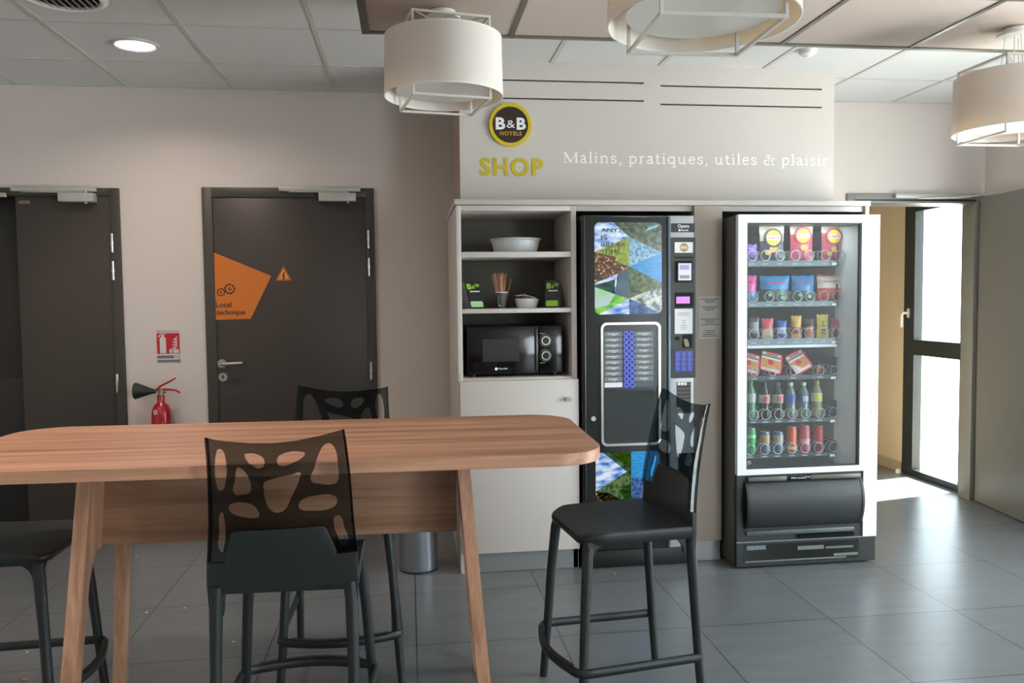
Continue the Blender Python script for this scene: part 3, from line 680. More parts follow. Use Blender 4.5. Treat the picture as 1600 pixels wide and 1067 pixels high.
NAVY = M('keypad_navy', (18, 30, 110), .3, emit=(14, 30, 150), estr=.15); RING = M('key_ring_blue', (120, 140, 240), .3, emit=(90, 120, 255), estr=.22)
one('key_strip', NAVY, lambda b: b.box(bl0, bl1, KY - .005, KY - .003, bz0, bz1), cm, smooth=False)
LAB = M('drink_label', (112, 122, 124), .4); LABW = M('drink_label_white', (226, 226, 234), .4)
for k in range(10):
    zc = at(980, 521.7 + 8.78 * k, KY).z
    for px_ in (977.6 + k * .10, 986.8 + k * .10):
        c = at(px_, 521.7 + 8.78 * k, KY)
        kb = one('selection_key', NAVY, lambda b: b.prism(circ(c.x, c.z, .0125, 20), 'y', KY - .0075, KY - .005), cm)
        one('key_ring', RING, lambda b: b.frame(circ(c.x, c.z, .0132, 20), circ(c.x, c.z, .0100, 20), 'y', KY - .0085, KY - .0070), kb)
    for side, (a_, e_) in enumerate(((944, 972), (992, 1020.5))):
        p_, q_ = at(a_, 500, KY).x, at(e_, 500, KY).x
        w_ = (k == 9 and side == 0)
        lb = one('drink_label', LABW if w_ else (M('label_plain', (74, 88, 100), .4) if k == 9 else LAB), lambda b: b.box(p_, q_, KY - .0045, KY - .003, zc - .0125, zc + .0125), cm, smooth=False)
        if k < 9:
            g = rs.uniform(.25, .4) * (q_ - p_)
            one('label_print', LABW, lambda b: (b.box((p_ + q_) / 2 - g, (p_ + q_) / 2 + g * .8, KY - .0050, KY - .0045, zc - .0006, zc + .003), b.box((p_ + q_) / 2 - g * .3, (p_ + q_) / 2 + g * .4, KY - .0050, KY - .0045, zc - .0065, zc - .004)), lb, smooth=False)
lk = at(927, 654, KY)
one('lock', ALU, lambda b: (b.cyl((lk.x, KY - .008, lk.z), (lk.x, KY, lk.z), .0125), b.box(lk.x - .0015, lk.x + .0015, KY - .0085, KY - .008, lk.z - .006, lk.z + .006)), cm)
def colrect(name, mat, px0, py0, px1, py1, d0, d1, parent=cm, r=0, ):
    a_, b_, c_, d_ = rect_at(px0, py0, px1, py1, KY)
    return one(name, mat, lambda b: b.prism(rrect(a_, b_, c_, d_, r) if r else [(a_, c_), (b_, c_), (b_, d_), (a_, d_)], 'y', KY - .004 - d1, KY - .004 - d0), parent, smooth=False)
pl = colrect('name_plate', M('plate_black', (34, 34, 32), .4), 1048, 349, 1085, 363, 0, .001)
a_, b_, c_, d_ = rect_at(1058.5, 350.5, 1076, 357.5, KY)
one('name_lettering', WHT, lambda b: b.text('Opera', a_, b_, c_, d_, KY - .005, .0006, 0, .02), pl, smooth=False)
a_, b_, c_, d_ = rect_at(1063, 358.2, 1075, 361.2, KY)
one('maker_lettering', WHT, lambda b: (b.text('necta', a_, b_, c_, d_, KY - .005, .0006, 0, .01), b.box(a_ - .011, a_ - .003, KY - .0056, KY - .005, c_ - .001, d_ + .001)), pl, smooth=False)
ip = colrect('inset_panel', DGR, 1047, 371, 1086, 590, 0, .002, r=.006)
st_ = colrect('sticker', WHT, 1053.5, 378.5, 1082, 395, .002, .003)
g_ = at(1068, 386.7, KY)
one('sticker_disc', M('sticker_gold', (176, 148, 84), .5), lambda b: b.prism(circ(g_.x, g_.z, .023, 28), 'y', KY - .0078, KY - .007), st_, smooth=False)
one('sticker_lettering', WHT, lambda b: b.text('B&B', g_.x - .018, g_.x + .018, g_.z - .007, g_.z + .007, KY - .0078, .0005, 0, .02), st_, smooth=False)
colrect('card_slot', BLKM, 1053, 401.5, 1083, 403.5, .002, .003)
rd = colrect('card_reader', BLKM, 1055.5, 408, 1080.5, 441, .002, .012, r=.004)
colrect('reader_face', M('reader_white', (222, 226, 236), .3), 1058.3, 411.5, 1078.5, 438, .012, .0128, rd)
colrect('reader_screen', M('reader_lilac', (150, 140, 190), .3, emit=(150, 140, 200), estr=.2), 1060.5, 414, 1075, 421.5, .0128, .0134, rd)
colrect('reader_keys', M('reader_keys_grey', (150, 152, 158), .4), 1060.5, 430, 1075.5, 435, .0128, .0134, rd)
dsp = colrect('display_recess', BLKM, 1053.5, 457, 1083, 480, .002, .003)
colrect('display', M('display_magenta', (150, 70, 200), .2, emit=(175, 75, 235), estr=.6), 1056, 463.5, 1077, 474, .003, .0042, dsp)
pp = colrect('price_sheet', M('paper_white', (226, 228, 234), .6), 1053.6, 482.5, 1081.5, 521, .002, .0028)
def pl_(b):
    for v, u in ((489, 9), (492, 9), (501, 3), (504.5, 3), (508, 5), (511, 5), (514, 5)):
        c = at(1067.5, v, KY); w = u * .0033
        b.box(c.x - w, c.x + w, KY - .0074, KY - .0068, c.z - .001, c.z + .001)
one('sheet_print', INK, pl_, pp, smooth=False)
c0 = at(1058, 528.5, KY)
one('coin_button', BLKM, lambda b: b.cyl((c0.x, KY - .012, c0.z), (c0.x, KY - .005, c0.z), .010), cm)
cs = colrect('coin_slot_recess', BLKM, 1066, 523, 1081, 543, .002, .003)
c1 = at(1072, 536, KY)
one('coin_chute', M('coin_metal', (180, 160, 145), .3, metal=.7), lambda b: b.loft([[(c1.x - .014, KY - .007, c1.z + .022), (c1.x + .004, KY - .007, c1.z + .022), (c1.x + .004, KY - .007, c1.z + .0215), (c1.x - .014, KY - .007, c1.z + .0215)], [(c1.x - .015, KY - .016, c1.z), (c1.x + .010, KY - .016, c1.z), (c1.x + .010, KY - .007, c1.z), (c1.x - .015, KY - .007, c1.z)], [(c1.x - .008, KY - .012, c1.z - .018), (c1.x + .014, KY - .012, c1.z - .018), (c1.x + .014, KY - .007, c1.z - .018), (c1.x - .008, KY - .007, c1.z - .018)]]), cs)
kp = colrect('keypad', NAVY, 1053, 548, 1082, 580, .002, .004, r=.004)
KEY = M('key_blue', (50, 72, 170), .3, emit=(50, 80, 230), estr=.12)
for j in range(4):
    for i in range(3):
        c = at(1057.6 + 9.4 * i, 553 + 7.6 * j, KY)
        ky = one('number_key', KEY, lambda b: b.prism(circ(c.x, c.z, .0115, 18), 'y', KY - .0105, KY - .008), kp)
        one('number', NAVY, lambda b: b.text('123456789C0E'[j * 3 + i], c.x - .003, c.x + .003, c.z - .0045, c.z + .0045, KY - .0105, .0005), ky, smooth=False)
vg = colrect('vent_label', M('vent_dark_olive', (78, 80, 70), .5), 1056.5, 597, 1079, 645, 0, .001)
def slots(b):
    for k in range(7):
        c = at(1068, 604 + 6 * k, KY); b.box(c.x - .034, c.x + .034, KY - .0065, KY - .005, c.z - .004, c.z + .004)
one('vent_slots', BLACKP, slots, vg, smooth=False)
def dots(b):
    for k in range(3):
        c = at(1060 + 5 * k, 599.5, KY); b.prism(circ(c.x, c.z, .008, 16), 'y', KY - .0075, KY - .005)
one('white_dots', WHT, dots, vg, smooth=False)
colrect('coin_return', BLKM, 1060, 708, 1085, 747, 0, .006, r=.004)

# ------------------------------------------------------------------ snack machine
VY = 3.955
vm = thing('snack_machine', 'tall snack and drinks machine with a wide white door frame around its window', 'vending machine', (2.05, 4.35, 0))
SIDE = M('machine_side_grey', (92, 94, 90), .4, metal=.3); VW = M('machine_white', (226, 230, 238), .3); INT = M('interior_pale_grey', (232, 238, 238), .5); INTB = M('interior_back_brown', (84, 76, 66), .6)
vx0, vx1, vtop = 1.662, 2.434, 1.832
def vbody(b):
    b.box(vx0, vx0 + .02, VY + .03, 4.80, .02, vtop - .004, .002); b.box(vx1 - .02, vx1, VY + .03, 4.80, .02, vtop - .004, .002)
    b.box(vx0 + .02, vx1 - .02, VY + .03, 4.80, vtop - .05, vtop - .004); b.box(vx0 + .02, vx1 - .02, VY + .03, 4.80, .02, .50)
one('body', SIDE, vbody, vm)
one('back_lining', INTB, lambda b: b.box(vx0 + .02, vx1 - .02, 4.56, 4.58, .50, vtop - .05), vm, smooth=False)
one('right_lining', INT, lambda b: b.prism([(2.348, VY + .032), (2.412, VY + .032), (2.412, 4.555), (2.272, 4.555), (2.278, 4.10)], 'z', .51, vtop - .052), vm, smooth=False)
gx0, gx1, gz0, gz1 = 1.716, 2.338, .524, 1.790
def vframe(b):
    b.frame([(1.668, .494), (vx1 + .004, .494), (vx1 + .004, vtop), (1.668, vtop)], [(gx0, gz0), (gx1, gz0), (gx1, gz1), (gx0, gz1)], 'y', VY - .006, VY + .028)
    b.box(2.362, vx1 + .004, VY - .006, VY + .028, .142, .4935)
vf = one('door_frame', VW, vframe, vm, smooth=False)
one('frame_edge', M('edge_teal_black', (30, 52, 52), .3), lambda b: b.frame([(gx0 - .001, gz0 - .001), (gx1 + .001, gz0 - .001), (gx1 + .001, gz1 + .001), (gx0 - .001, gz1 + .001)], [(gx0 + .006, gz0 + .006), (gx1 - .008, gz0 + .006), (gx1 - .008, gz1 - .006), (gx0 + .006, gz1 - .006)], 'y', VY - .001, VY + .02), vf, smooth=False)
lk = at(1362, 642, VY)
one('door_lock', ALU, lambda b: (b.cyl((lk.x, VY - .010, lk.z), (lk.x, VY - .006, lk.z), .008), b.cyl((lk.x, VY - .011, lk.z), (lk.x, VY - .009, lk.z), .004)), vf)
VG = glassy('machine_window_glass', (.95, .98, .98), .01, haze=.035, extra=.05)  # haze is a pale diffuse veil imitating the room's reflection on the pane
one('window_glass', VG, lambda b: b.box(gx0, gx1, VY + .004, VY + .009, gz0, gz1), vm, smooth=False)
tt = at(1171, 723, VY)
one('window_sticker', ALU, lambda b: b.frame(circ(tt.x, tt.z, .009, 20), circ(tt.x, tt.z, .006, 20), 'y', VY + .002, VY + .004), vm, smooth=False)
VB = M('machine_lower_black', (34, 38, 38), .4)
def lower(b):
    b.box(1.668, 2.361, VY + .002, VY + .029, .142, .493); b.box(1.665, vx1 + .002, VY - .002, VY + .029, .012, .140, .002)
one('lower_panel', VB, lower, vm, smooth=False)
one('lower_edge_line', ALU, lambda b: b.box(1.665, 2.36, VY - .004, VY, .140, .143), vm, smooth=False)
def flap(b):
    n = 14; f, g = [], []
    for k in range(n + 1):
        t = k / n; a = R(68) * (2 * t - 1); f.append((VY + .035 - .075 * math.cos(a * .98), .338 + .128 * math.sin(a) / math.sin(R(68))))
    f = [(y_, z_) for y_, z_ in f] + [(VY + .004, .466), (VY + .004, .210)]
    b.prism(f, 'x', 1.722, 2.338)
fpn = one('delivery_flap', M('flap_black', (40, 45, 46), .42, bump=.1, bscale=500), flap, vm)
one('flap_end', M('flap_end_black', (14, 15, 15), .5), lambda b: b.prism([(VY + .035 - .079 * math.cos(R(70) * (2 * k / 14 - 1)), .338 + .131 * math.sin(R(70) * (2 * k / 14 - 1)) / math.sin(R(70))) for k in range(15)] + [(VY + .003, .20)], 'x', 1.708, 1.7215), fpn)
one('flap_end', M('flap_end_rim', (58, 62, 60), .4), lambda b: b.prism([(VY + .035 - .079 * math.cos(R(70) * (2 * k / 14 - 1)), .338 + .131 * math.sin(R(70) * (2 * k / 14 - 1)) / math.sin(R(70))) for k in range(15)] + [(VY + .003, .20)], 'x', 2.3385, 2.350), fpn)
one('flap_lip', M('lip_olive', (84, 86, 78), .35), lambda b: (b.box(1.722, 1.93, VY - .022, VY + .002, .462, .484, .003), b.box(2.06, 2.338, VY - .022, VY + .002, .462, .484, .003)), fpn)
hd = one('flap_handle', BLACKG, lambda b: b.box(1.931, 2.059, VY - .020, VY + .002, .463, .480, .002), fpn)
one('handle_text', WHT, lambda b: b.text('POUSSEZ', 1.955, 2.035, .469, .475, VY - .020, .0006), hd, smooth=False)
one('tray_ledge', M('ledge_grey', (74, 84, 86), .4), lambda b: b.box(1.716, 2.31, VY - .012, VY + .002, .176, .200, .003), vm)
one('tray_slot', BLACKG, lambda b: b.box(2.0, 2.31, VY - .0125, VY + .001, .152, .172), vm, smooth=False)
kg = one('kick_recess', M('kick_gloss', (24, 28, 27), .2), lambda b: b.box(1.705, 2.34, VY - .0035, VY - .001, .03, .128), vm, smooth=False)
def grl(b):
    for k in range(13): b.box(1.722 + .008 * k, 1.727 + .008 * k, VY - .0055, VY - .0035, .100, .122)
one('vent_grille', M('grille_blue_grey', (128, 150, 162), .4), grl, kg, smooth=False)
one('ledge_strip', M('kick_strip', (110, 116, 108), .4), lambda b: (b.box(1.712, 2.27, VY - .0055, VY - .0035, .034, .042), b.box(2.0, 2.145, VY - .005, VY - .0035, .088, .108), b.box(2.155, 2.31, VY - .005, VY - .0035, .088, .098), b.box(2.20, 2.335, VY - .005, VY - .0035, .046, .060)), kg, smooth=False)
def vfeet(b):
    for fx in (1.70, 2.40):
        for fy in (VY + .06, 4.74): b.cyl((fx, fy, 0), (fx, fy, .022), .02, seg=12)
one('feet', BLACKP, vfeet, vm)

ml = bpy.data.lights.new('machine_lamp', 'AREA'); ml.shape = 'RECTANGLE'; ml.size = .5; ml.size_y = .03; ml.energy = .6; ml.color = (.86, .94, 1)
mo = bpy.data.objects.new('machine_lamp', ml); C.objects.link(mo); mo.location = (2.0, VY + .05, 1.775); mo.rotation_euler = Vector((0, .35, -1)).to_track_quat('-Z', 'Y').to_euler()
SHY = 4.055                                                     # front edge of the trays inside
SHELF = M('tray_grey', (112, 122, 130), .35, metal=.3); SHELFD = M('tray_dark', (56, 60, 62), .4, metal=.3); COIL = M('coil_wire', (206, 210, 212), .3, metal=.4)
rows = [  # pixel rows of the tray fronts: top, bottom, coil centres
    (408, 416, [1175.5, 1196, 1219, 1243, 1264, 1290, 1312]), (472, 479, [1177, 1202, 1221, 1246, 1266, 1287, 1308]),
    (530, 539, [1178, 1199, 1221, 1244, 1264.5, 1287, 1306]), (587, 593, [1179, 1207, 1240, 1282, 1303]),
    (655, 660, [1177.5, 1196.5, 1217, 1238, 1259, 1281, 1302]), (709, 714, [1172.5, 1195, 1215.5, 1238, 1258, 1279, 1302])]
TRAYZ = []
def coil(parent, cx, cz, rr_):
    pts = [(cx + rr_ * math.cos(t * .5), SHY + max(-.004, t * .0045 - .045), cz + rr_ * math.sin(t * .5)) for t in range(-4, 48)]
    return one('coil', COIL, lambda b: b.tube(pts, .0018, seg=6), parent)
for i, (ya, yb, cxs) in enumerate(rows):
    zt = at(1240, ya, SHY).z; zb = at(1240, yb, SHY).z; TRAYZ.append(zt)
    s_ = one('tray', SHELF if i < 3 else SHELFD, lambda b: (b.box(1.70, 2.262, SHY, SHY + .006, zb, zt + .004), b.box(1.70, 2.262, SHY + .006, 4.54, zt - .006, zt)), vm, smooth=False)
    e_ = at(1313, (ya + yb) / 2, SHY)
    one('tray_latch', COIL, lambda b: b.box(2.228, 2.258, SHY - .006, SHY, e_.z - .007, e_.z + .007, .002), s_)
    one('tray_end', SHELFD, lambda b: b.box(2.262, 2.270, SHY + .004, 4.54, zb - .002, zt + .095 if i in (0, 1, 3, 4) else zt + .06), s_, smooth=False)
    one('price_strip', M('strip_pale', (150, 160, 172), .4), lambda b: [b.box(at(cx, ya, SHY).x - .018, at(cx, ya, SHY).x + .014, SHY - .001, SHY, (zt + zb) / 2 - .004, (zt + zb) / 2 + .003) for cx in cxs], s_, smooth=False)
    for cx in cxs:
        rr_ = .027 if i != 3 else .022
        coil(s_, at(cx, ya, SHY).x, zt + rr_ + .003, rr_)
one('divider_strip', VW, lambda b: b.box(1.70, 2.262, SHY - .004, SHY + .03, at(1240, 543, SHY).z, at(1240, 538.8, SHY).z), vm, smooth=False)

PY = SHY + .030
def bagmesh(b, w, h, d, bands, cx=0, cy=0, cz=0, tilt=0):
    nx, nz = 8, 14; V = {}
    for sgn in (-1, 1):
        for i in range(nx + 1):
            for k in range(nz + 1):
                u = i / nx * 2 - 1; v = k / nz
                e = max(0, min(1, (v - .06) / .88)); th = d / 2 * (1 - abs(u) ** 2.6) * (math.sin(PI * e) ** .55 if 0 < e < 1 else 0)
                wv = 1 - .06 * math.sin(PI * v) + .008 * math.sin(i * 2.3 + k * 1.7)
                key = (sgn if (0 < i < nx and th > 1e-6) else 0, i, k)
                if key not in V: V[key] = b.bm.verts.new((cx + u * w / 2 * wv, cy + sgn * th + (1 - v) * 0, cz + v * h + .003 * math.sin(i * 1.9) * (k == nz)))
    g = lambda s, i, k: V.get((s, i, k)) or V[(0, i, k)]
    for sgn in (-1, 1):
        for i in range(nx):
            for k in range(nz):
                q = [g(sgn, i, k), g(sgn, i + 1, k), g(sgn, i + 1, k + 1), g(sgn, i, k + 1)]
                if sgn > 0: q = q[::-1]
                try: f = b.bm.faces.new(q)
                except ValueError: continue
                v = (k + .5) / nz; f.material_index = next(mi for lim, mi in bands if v <= lim)
def foil(name, rgb): return M(name, rgb, .28, var=.25, vscale=40)
def bag(name, label, px0, py0, px1, py1, mats, bands, row, d=.045, logo=None, text=None, group=None, food=None):
    x0_, x1_, z0_, z1_ = rect_at(px0, py0, px1, py1, PY); z0_ = TRAYZ[row] + .001
    cx, w, h = (x0_ + x1_) / 2, x1_ - x0_, z1_ - z0_
    t = thing(name, label, 'snack bag', (cx, PY, z0_), group)
    one('bag', mats, lambda b: bagmesh(b, w, h, d, bands, cx, PY, z0_), t)
    yy = PY - d / 2 - .0012
    if logo:
        lm, lz, lr, txt, tm = logo
        zc = z0_ + h * lz
        one('logo', [lm[0], lm[1], tm], lambda b: (b.prism(circ(cx, zc, lr * w, 28), 'y', yy + .012, yy, 0), b.prism(circ(cx, zc, lr * w * .78, 28), 'y', yy + .011, yy - .0008, 1),
            b.prism([(cx - lr * w * .72, zc - lr * w * .20), (cx + lr * w * .72, zc - lr * w * .26), (cx + lr * w * .78, zc + lr * w * .20), (cx - lr * w * .78, zc + lr * w * .26)], 'y', yy, yy - .0012, 2)), t, smooth=False)
        one('logo_lettering', M('logo_red', (176, 36, 70), .4), lambda b: b.text(txt, cx - lr * w * .62, cx + lr * w * .62, zc - lr * w * .16, zc + lr * w * .20, yy - .0012, .0006, 0, .02), t, smooth=False)
    if text:
        txt, tm, tz, th_, bm_ = text; zc = z0_ + h * tz
        if bm_: one('name_band', bm_, lambda b: b.box(cx - w * .34, cx + w * .34, yy, yy + .012, zc - th_ * .75, zc + th_ * .75), t, smooth=False)
        one('name_lettering', tm, lambda b: b.text(txt, cx - w * .31, cx + w * .31, zc - th_ / 2, zc + th_ / 2, yy - .0004, .0008, 0, .03), t, smooth=False)
    if food:
        fm, spots = food
        for (u, v, r_) in spots: one('printed_food', fm, lambda b: b.prism(circ(cx + u * w, z0_ + h * v, r_ * w, 14, .8), 'y', yy + .012, yy + .0004), t, smooth=False)
    return t
CREAM = foil('foil_cream', (216, 204, 184)); GREYB = foil('foil_slate', (92, 92, 98)); PINK = foil('foil_pink', (206, 92, 116)); REDP = foil('foil_rose', (196, 96, 108)); PURP = foil('foil_violet', (126, 96, 178))
YL = M('logo_yellow', (238, 214, 60), .4); WR = M('logo_ring_dark', (74, 66, 72), .4); RR_ = M('logo_ring_red', (190, 70, 84), .4); LW = M('logo_white', (236, 222, 228), .4)
CHIP = M('chip_print', (222, 176, 110), .5); BLU = foil('foil_blue', (38, 132, 196)); CLR = M('clear_window_dark', (70, 84, 84), .25, var=.6, vscale=80); MAG = foil('foil_magenta', (222, 84, 168)); REDW = foil('foil_white_red', (224, 214, 208)); STRAW = M('berry_red', (208, 78, 76), .35, var=.5, vscale=70)
G1 = 'snack bags on the top tray'
bag('crisp_bag', 'violet crisp bag at the left end of the top tray, partly cut off', 1158, 382, 1183, 408, [PURP], [(1, 0)], 0, group=G1)
bag('crisp_bag', 'dark slate crisp bag with cream top and round yellow logo, second on the top tray', 1186, 353.5, 1225, 408, [GREYB, CREAM], [(.58, 0), (1, 1)], 0, logo=((WR, YL), .66, .36, "Lay's", LW), group=G1, food=(CHIP, ((0, .34, .16), (-.20, .24, .12))))
bag('crisp_bag', 'pink crisp bag with cream top and round yellow logo, third on the top tray', 1234, 350, 1270, 408, [PINK, CREAM], [(.74, 0), (1, 1)], 0, logo=((RR_, YL), .68, .36, "Lay's", LW), group=G1, food=(CHIP, ((.04, .36, .16),)))
bag('crisp_bag', 'rose red crisp bag with round yellow logo at the right end of the top tray', 1283, 352, 1317, 408, [REDP, CREAM], [(.80, 0), (1, 1)], 0, logo=((RR_, YL), .68, .36, "Lay's", LW), group=G1, food=(CHIP, ((.02, .32, .15), (-.2, .2, .12))))
G2 = 'sweet bags on the second tray'
RED = M('name_red', (196, 50, 48), .4)
bag('sweet_bag', 'magenta sweet bag at the left end of the second tray, partly cut off', 1158, 431, 1182, 472, [MAG, foil('foil_lilac_blue', (110, 140, 200))], [(.42, 1), (1, 0)], 1, text=('RIBO', RED, .76, .010, None), group=G2)
bag('sweet_bag', 'wide blue sweet bag with red name, second on the second tray', 1187, 431.5, 1233, 472, [CLR, BLU], [(.48, 0), (1, 1)], 1, text=('HARIBO', RED, .74, .012, None), group=G2, food=(M('sweet_mint', (130, 190, 160), .4), ((-.2, .28, .07), (.22, .16, .08), (.2, .32, .06))))
bag('sweet_bag', 'narrower blue sweet bag with red name, third on the second tray', 1236.5, 431, 1272, 472, [CLR, BLU], [(.46, 0), (1, 1)], 1, text=('HARIBO', RED, .72, .011, None), group=G2, food=(M('sweet_mint'), ((-.2, .26, .08), (.22, .2, .09))))
bag('sweet_bag', 'white and red sweet bag full of red berries at the right of the second tray', 1276, 429, 1317, 472, [STRAW, REDW, foil('foil_red', (200, 74, 66))], [(.52, 0), (.90, 1), (1, 2)], 1, text=('HARIBO', RED, .74, .010, None), group=G2)
G3 = 'bars and biscuits on the third tray'
GOLDF = foil('foil_gold', (212, 160, 76)); YELF = foil('foil_yellow', (226, 196, 70)); NAVF = foil('foil_navy', (44, 78, 160)); DRK = foil('foil_dark', (60, 54, 58)); BEI = foil('foil_beige', (200, 180, 140)); ORG = foil('foil_orange', (206, 130, 90)); PNK2 = foil('foil_dusty_pink', (190, 90, 110))
for k, (lab, a_, b_, t_, mats, bands, tx) in enumerate((
    ('dark wrapped bar with a grey and red print, leftmost on the third tray', 1171, 1186, 496, [DRK, foil('foil_silver', (150, 150, 158))], [(.3, 0), (.75, 1), (1, 0)], None),
    ('pink topped biscuit pack with a beige lower half on the third tray', 1190, 1208, 498, [BEI, foil('foil_coral', (210, 70, 96))], [(.5, 0), (1, 1)], None),
    ('navy blue wrapped bar with a pale swirl on the third tray', 1213.5, 1229, 501, [NAVF, foil('foil_pale_blue', (170, 180, 210))], [(.28, 0), (.62, 1), (1, 0)], None),
    ('gold wrapped chocolate bar with a crinkled top in the middle of the third tray', 1236, 1252, 493.5, [GOLDF, foil('foil_maroon', (150, 50, 70))], [(.2, 0), (.5, 1), (1, 0)], None),
    ('slim orange and white bar in a dark wrapper on the third tray', 1260, 1271, 499, [ORG, DRK], [(.62, 0), (1, 1)], None),
    ('tall yellow wrapped bar with dark letters on the third tray', 1276, 1294, 491.5, [YELF], [(1, 0)], 'T'),
    ('dusty pink biscuit pack at the right end of the third tray', 1298, 1315, 498, [PNK2, foil('foil_crimson', (184, 50, 78))], [(.7, 0), (1, 1)], None))):
    t = bag('snack_bar', lab, a_, t_, b_, 530, mats, bands, 2, d=.022, group=G3)
    if tx:
        p_ = at(1285, 512, PY)
        one('name_lettering', DRK, lambda b: [b.text(ch, p_.x - .012, p_.x + .012, p_.z + .022 - .019 * q, p_.z + .036 - .019 * q, PY - .013, .001, 0, .03) for q, ch in enumerate('TWIX')], t, smooth=False)
G4 = 'ready meal packs on the fourth tray'
MEAL = M('meal_print', (206, 132, 66), .4, var=.9, vscale=70); REDL = M('pack_red', (206, 34, 46), .25)
for k, (lab, pcx, pcy, rot, wm) in enumerate((('red rimmed meal pack at the left end of the fourth tray, partly cut off', 1171, 566, 20, 0), ('red rimmed meal pack leaning back, second on the fourth tray', 1206, 566, 18, 0), ('red rimmed meal pack with a torn white corner, third on the fourth tray', 1249, 566, -28, 1))):
    c = at(pcx, pcy, PY + .02)
    t = thing('meal_pack', lab, 'meal pack', (c.x, PY + .02, TRAYZ[3]), G4)
    Q = Matrix.Rotation(R(-24), 3, 'X') @ Matrix.Rotation(R(rot * .9), 3, 'Y')
    fz = lambda v: Q @ v + Vector((c.x, PY + .028, TRAYZ[3] + .067))
    s = .060
    one('tray_body', REDL, lambda b: b.loft([[(p[0], -.004, p[1]) for p in rrect(-s, s, -s, s, .022)], [(p[0], .002, p[1]) for p in rrect(-s, s, -s, s, .022)], [(p[0] * .8, .030, p[1] * .8) for p in rrect(-s, s, -s, s, .022)]]).shift(fz), t)
    one('sleeve', [M('sleeve_white', (226, 218, 214), .4), MEAL, REDL, M('sleeve_grey', (120, 100, 104), .4)], lambda b: (b.box(-s * .92, s * .80, -.006, -.0045, -s * .86, s * .86, mi=0), b.box(-s * .88, s * .76, -.0068, -.006, -s * .62, s * .26, mi=1), b.box(-s * .9, s * .78, -.0068, -.006, s * .44, s * .62, mi=3), b.prism(circ(-s * .1, -s * .02, s * .26, 16), 'y', -.0072, -.0068, mi=2), b.prism([(-s * .88, -s * .6), (-s * .1, -s * .6), (-s * .88, s * .1)], 'y', -.0073, -.0068, mi=0) if wm else None, b.box(-s * .6, s * .5, -.0068, -.006, s * .68, s * .80, mi=2)).__class__ and b.shift(fz), t, smooth=False)
tag(one('ketchup_sachet', REDL, lambda b: b.box(at(1282, 575, PY).x - .012, at(1282, 575, PY).x + .014, PY + .02, PY + .028, TRAYZ[3] + .008, TRAYZ[3] + .05, .003)), 'small red and white item deep in a nearly empty coil of the fourth tray', 'packet')

def bottle(name, label, pcx, ptop, row, kind, group):
    z0_ = TRAYZ[row] + .001; c = at(pcx, ptop, PY + .02); x, y_, ht = c.x, PY + .02, c.z - z0_
    t = thing(name, label, 'bottle' if kind[0] == 'pet' else 'can', (x, y_, z0_), group)
    body, labm, capm = kind[1:4]
    if kind[0] == 'pet':
        r = .030; s = ht
        one('bottle_body', body, lambda b: b.lathe([(r * .7, z0_), (r * .95, z0_ + .008), (r, z0_ + s * .2), (r * .93, z0_ + s * .32), (r, z0_ + s * .42), (r, z0_ + s * .62), (r * .85, z0_ + s * .74), (.013, z0_ + s * .87), (.0125, z0_ + s * .91)], x, y_, 24), t)
        lb = one('bottle_label', labm[0], lambda b: b.lathe([(r * 1.02, z0_ + s * .44), (r * 1.02, z0_ + s * .66), (r * .98, z0_ + s * .67)], x, y_, 24, cap=False), t)
        if len(labm) > 1: one('label_patch', labm[1], lambda b: b.lathe([(r * 1.035, z0_ + s * .47), (r * 1.035, z0_ + s * .63)], 0, 0, 24, cap=False).shift(lambda v: Vector((v.x + x, v.y + y_, v.z)) if v.y < -r * .75 else Vector((x, y_ - r * 1.03, v.z))), lb)
        one('bottle_cap', capm, lambda b: b.lathe([(.0150, z0_ + s * .90), (.0150, z0_ + s * .985), (.0135, z0_ + s)], x, y_, 20), t)
    else:
        r = .0265; s = ht
        one('can_body', body, lambda b: b.lathe([(r * .8, z0_), (r, z0_ + .008), (r, z0_ + s * .92), (r * .84, z0_ + s * .98)], x, y_, 24), t)
        one('can_lid', ALU, lambda b: b.lathe([(r * .86, z0_ + s * .978), (r * .86, z0_ + s), (r * .8, z0_ + s), (r * .78, z0_ + s * .985), (.001, z0_ + s * .985)], x, y_, 24, cap=False), t)
        one('can_print', labm[0], lambda b: b.lathe([(r * 1.01, z0_ + s * kind[4]), (r * 1.01, z0_ + s * kind[5])], x, y_, 24, cap=False), t)
    return t
WAT = M('water_bottle', (96, 116, 112), .06, spec=.7, trans=.0); COLA = M('cola_bottle', (26, 16, 14), .06); GRNB = M('green_water_bottle', (70, 130, 110), .08); LEM = M('lemon_drink', (150, 150, 110), .08)
LB = M('label_blue', (34, 66, 160), .4); LRD = M('label_red', (196, 50, 50), .4); LGW = M('label_grey_white', (170, 176, 168), .4); CAPW = M('cap_pale', (196, 206, 200), .4); CAPG = M('cap_green', (60, 130, 90), .4); CAPY = M('cap_yellow_green', (170, 180, 40), .4); LYG = M('label_yellow_white', (216, 220, 170), .4); LYY = M('label_yellow', (220, 210, 40), .4); CAPD = M('cap_dark', (40, 44, 44), .4)
G5 = 'bottles on the fifth tray'; G6 = 'drinks on the bottom tray'
bottle('drink_bottle', 'pale green water bottle at the left end of the fifth tray', 1172, 594, 4, ('pet', GRNB, (LGW,), CAPG), G5)
bottle('drink_bottle', 'dark cola bottle with red and white label, second on the fifth tray', 1194, 597, 4, ('pet', COLA, (LGW, LRD), CAPD), G5)
bottle('drink_bottle', 'dark cola bottle with red label band, third on the fifth tray', 1215, 597, 4, ('pet', COLA, (LGW, LRD), CAPD), G5)
bottle('drink_bottle', 'clear water bottle with blue label beside the dark cola bottles', 1234.5, 597, 4, ('pet', WAT, (LB,), CAPW), G5)
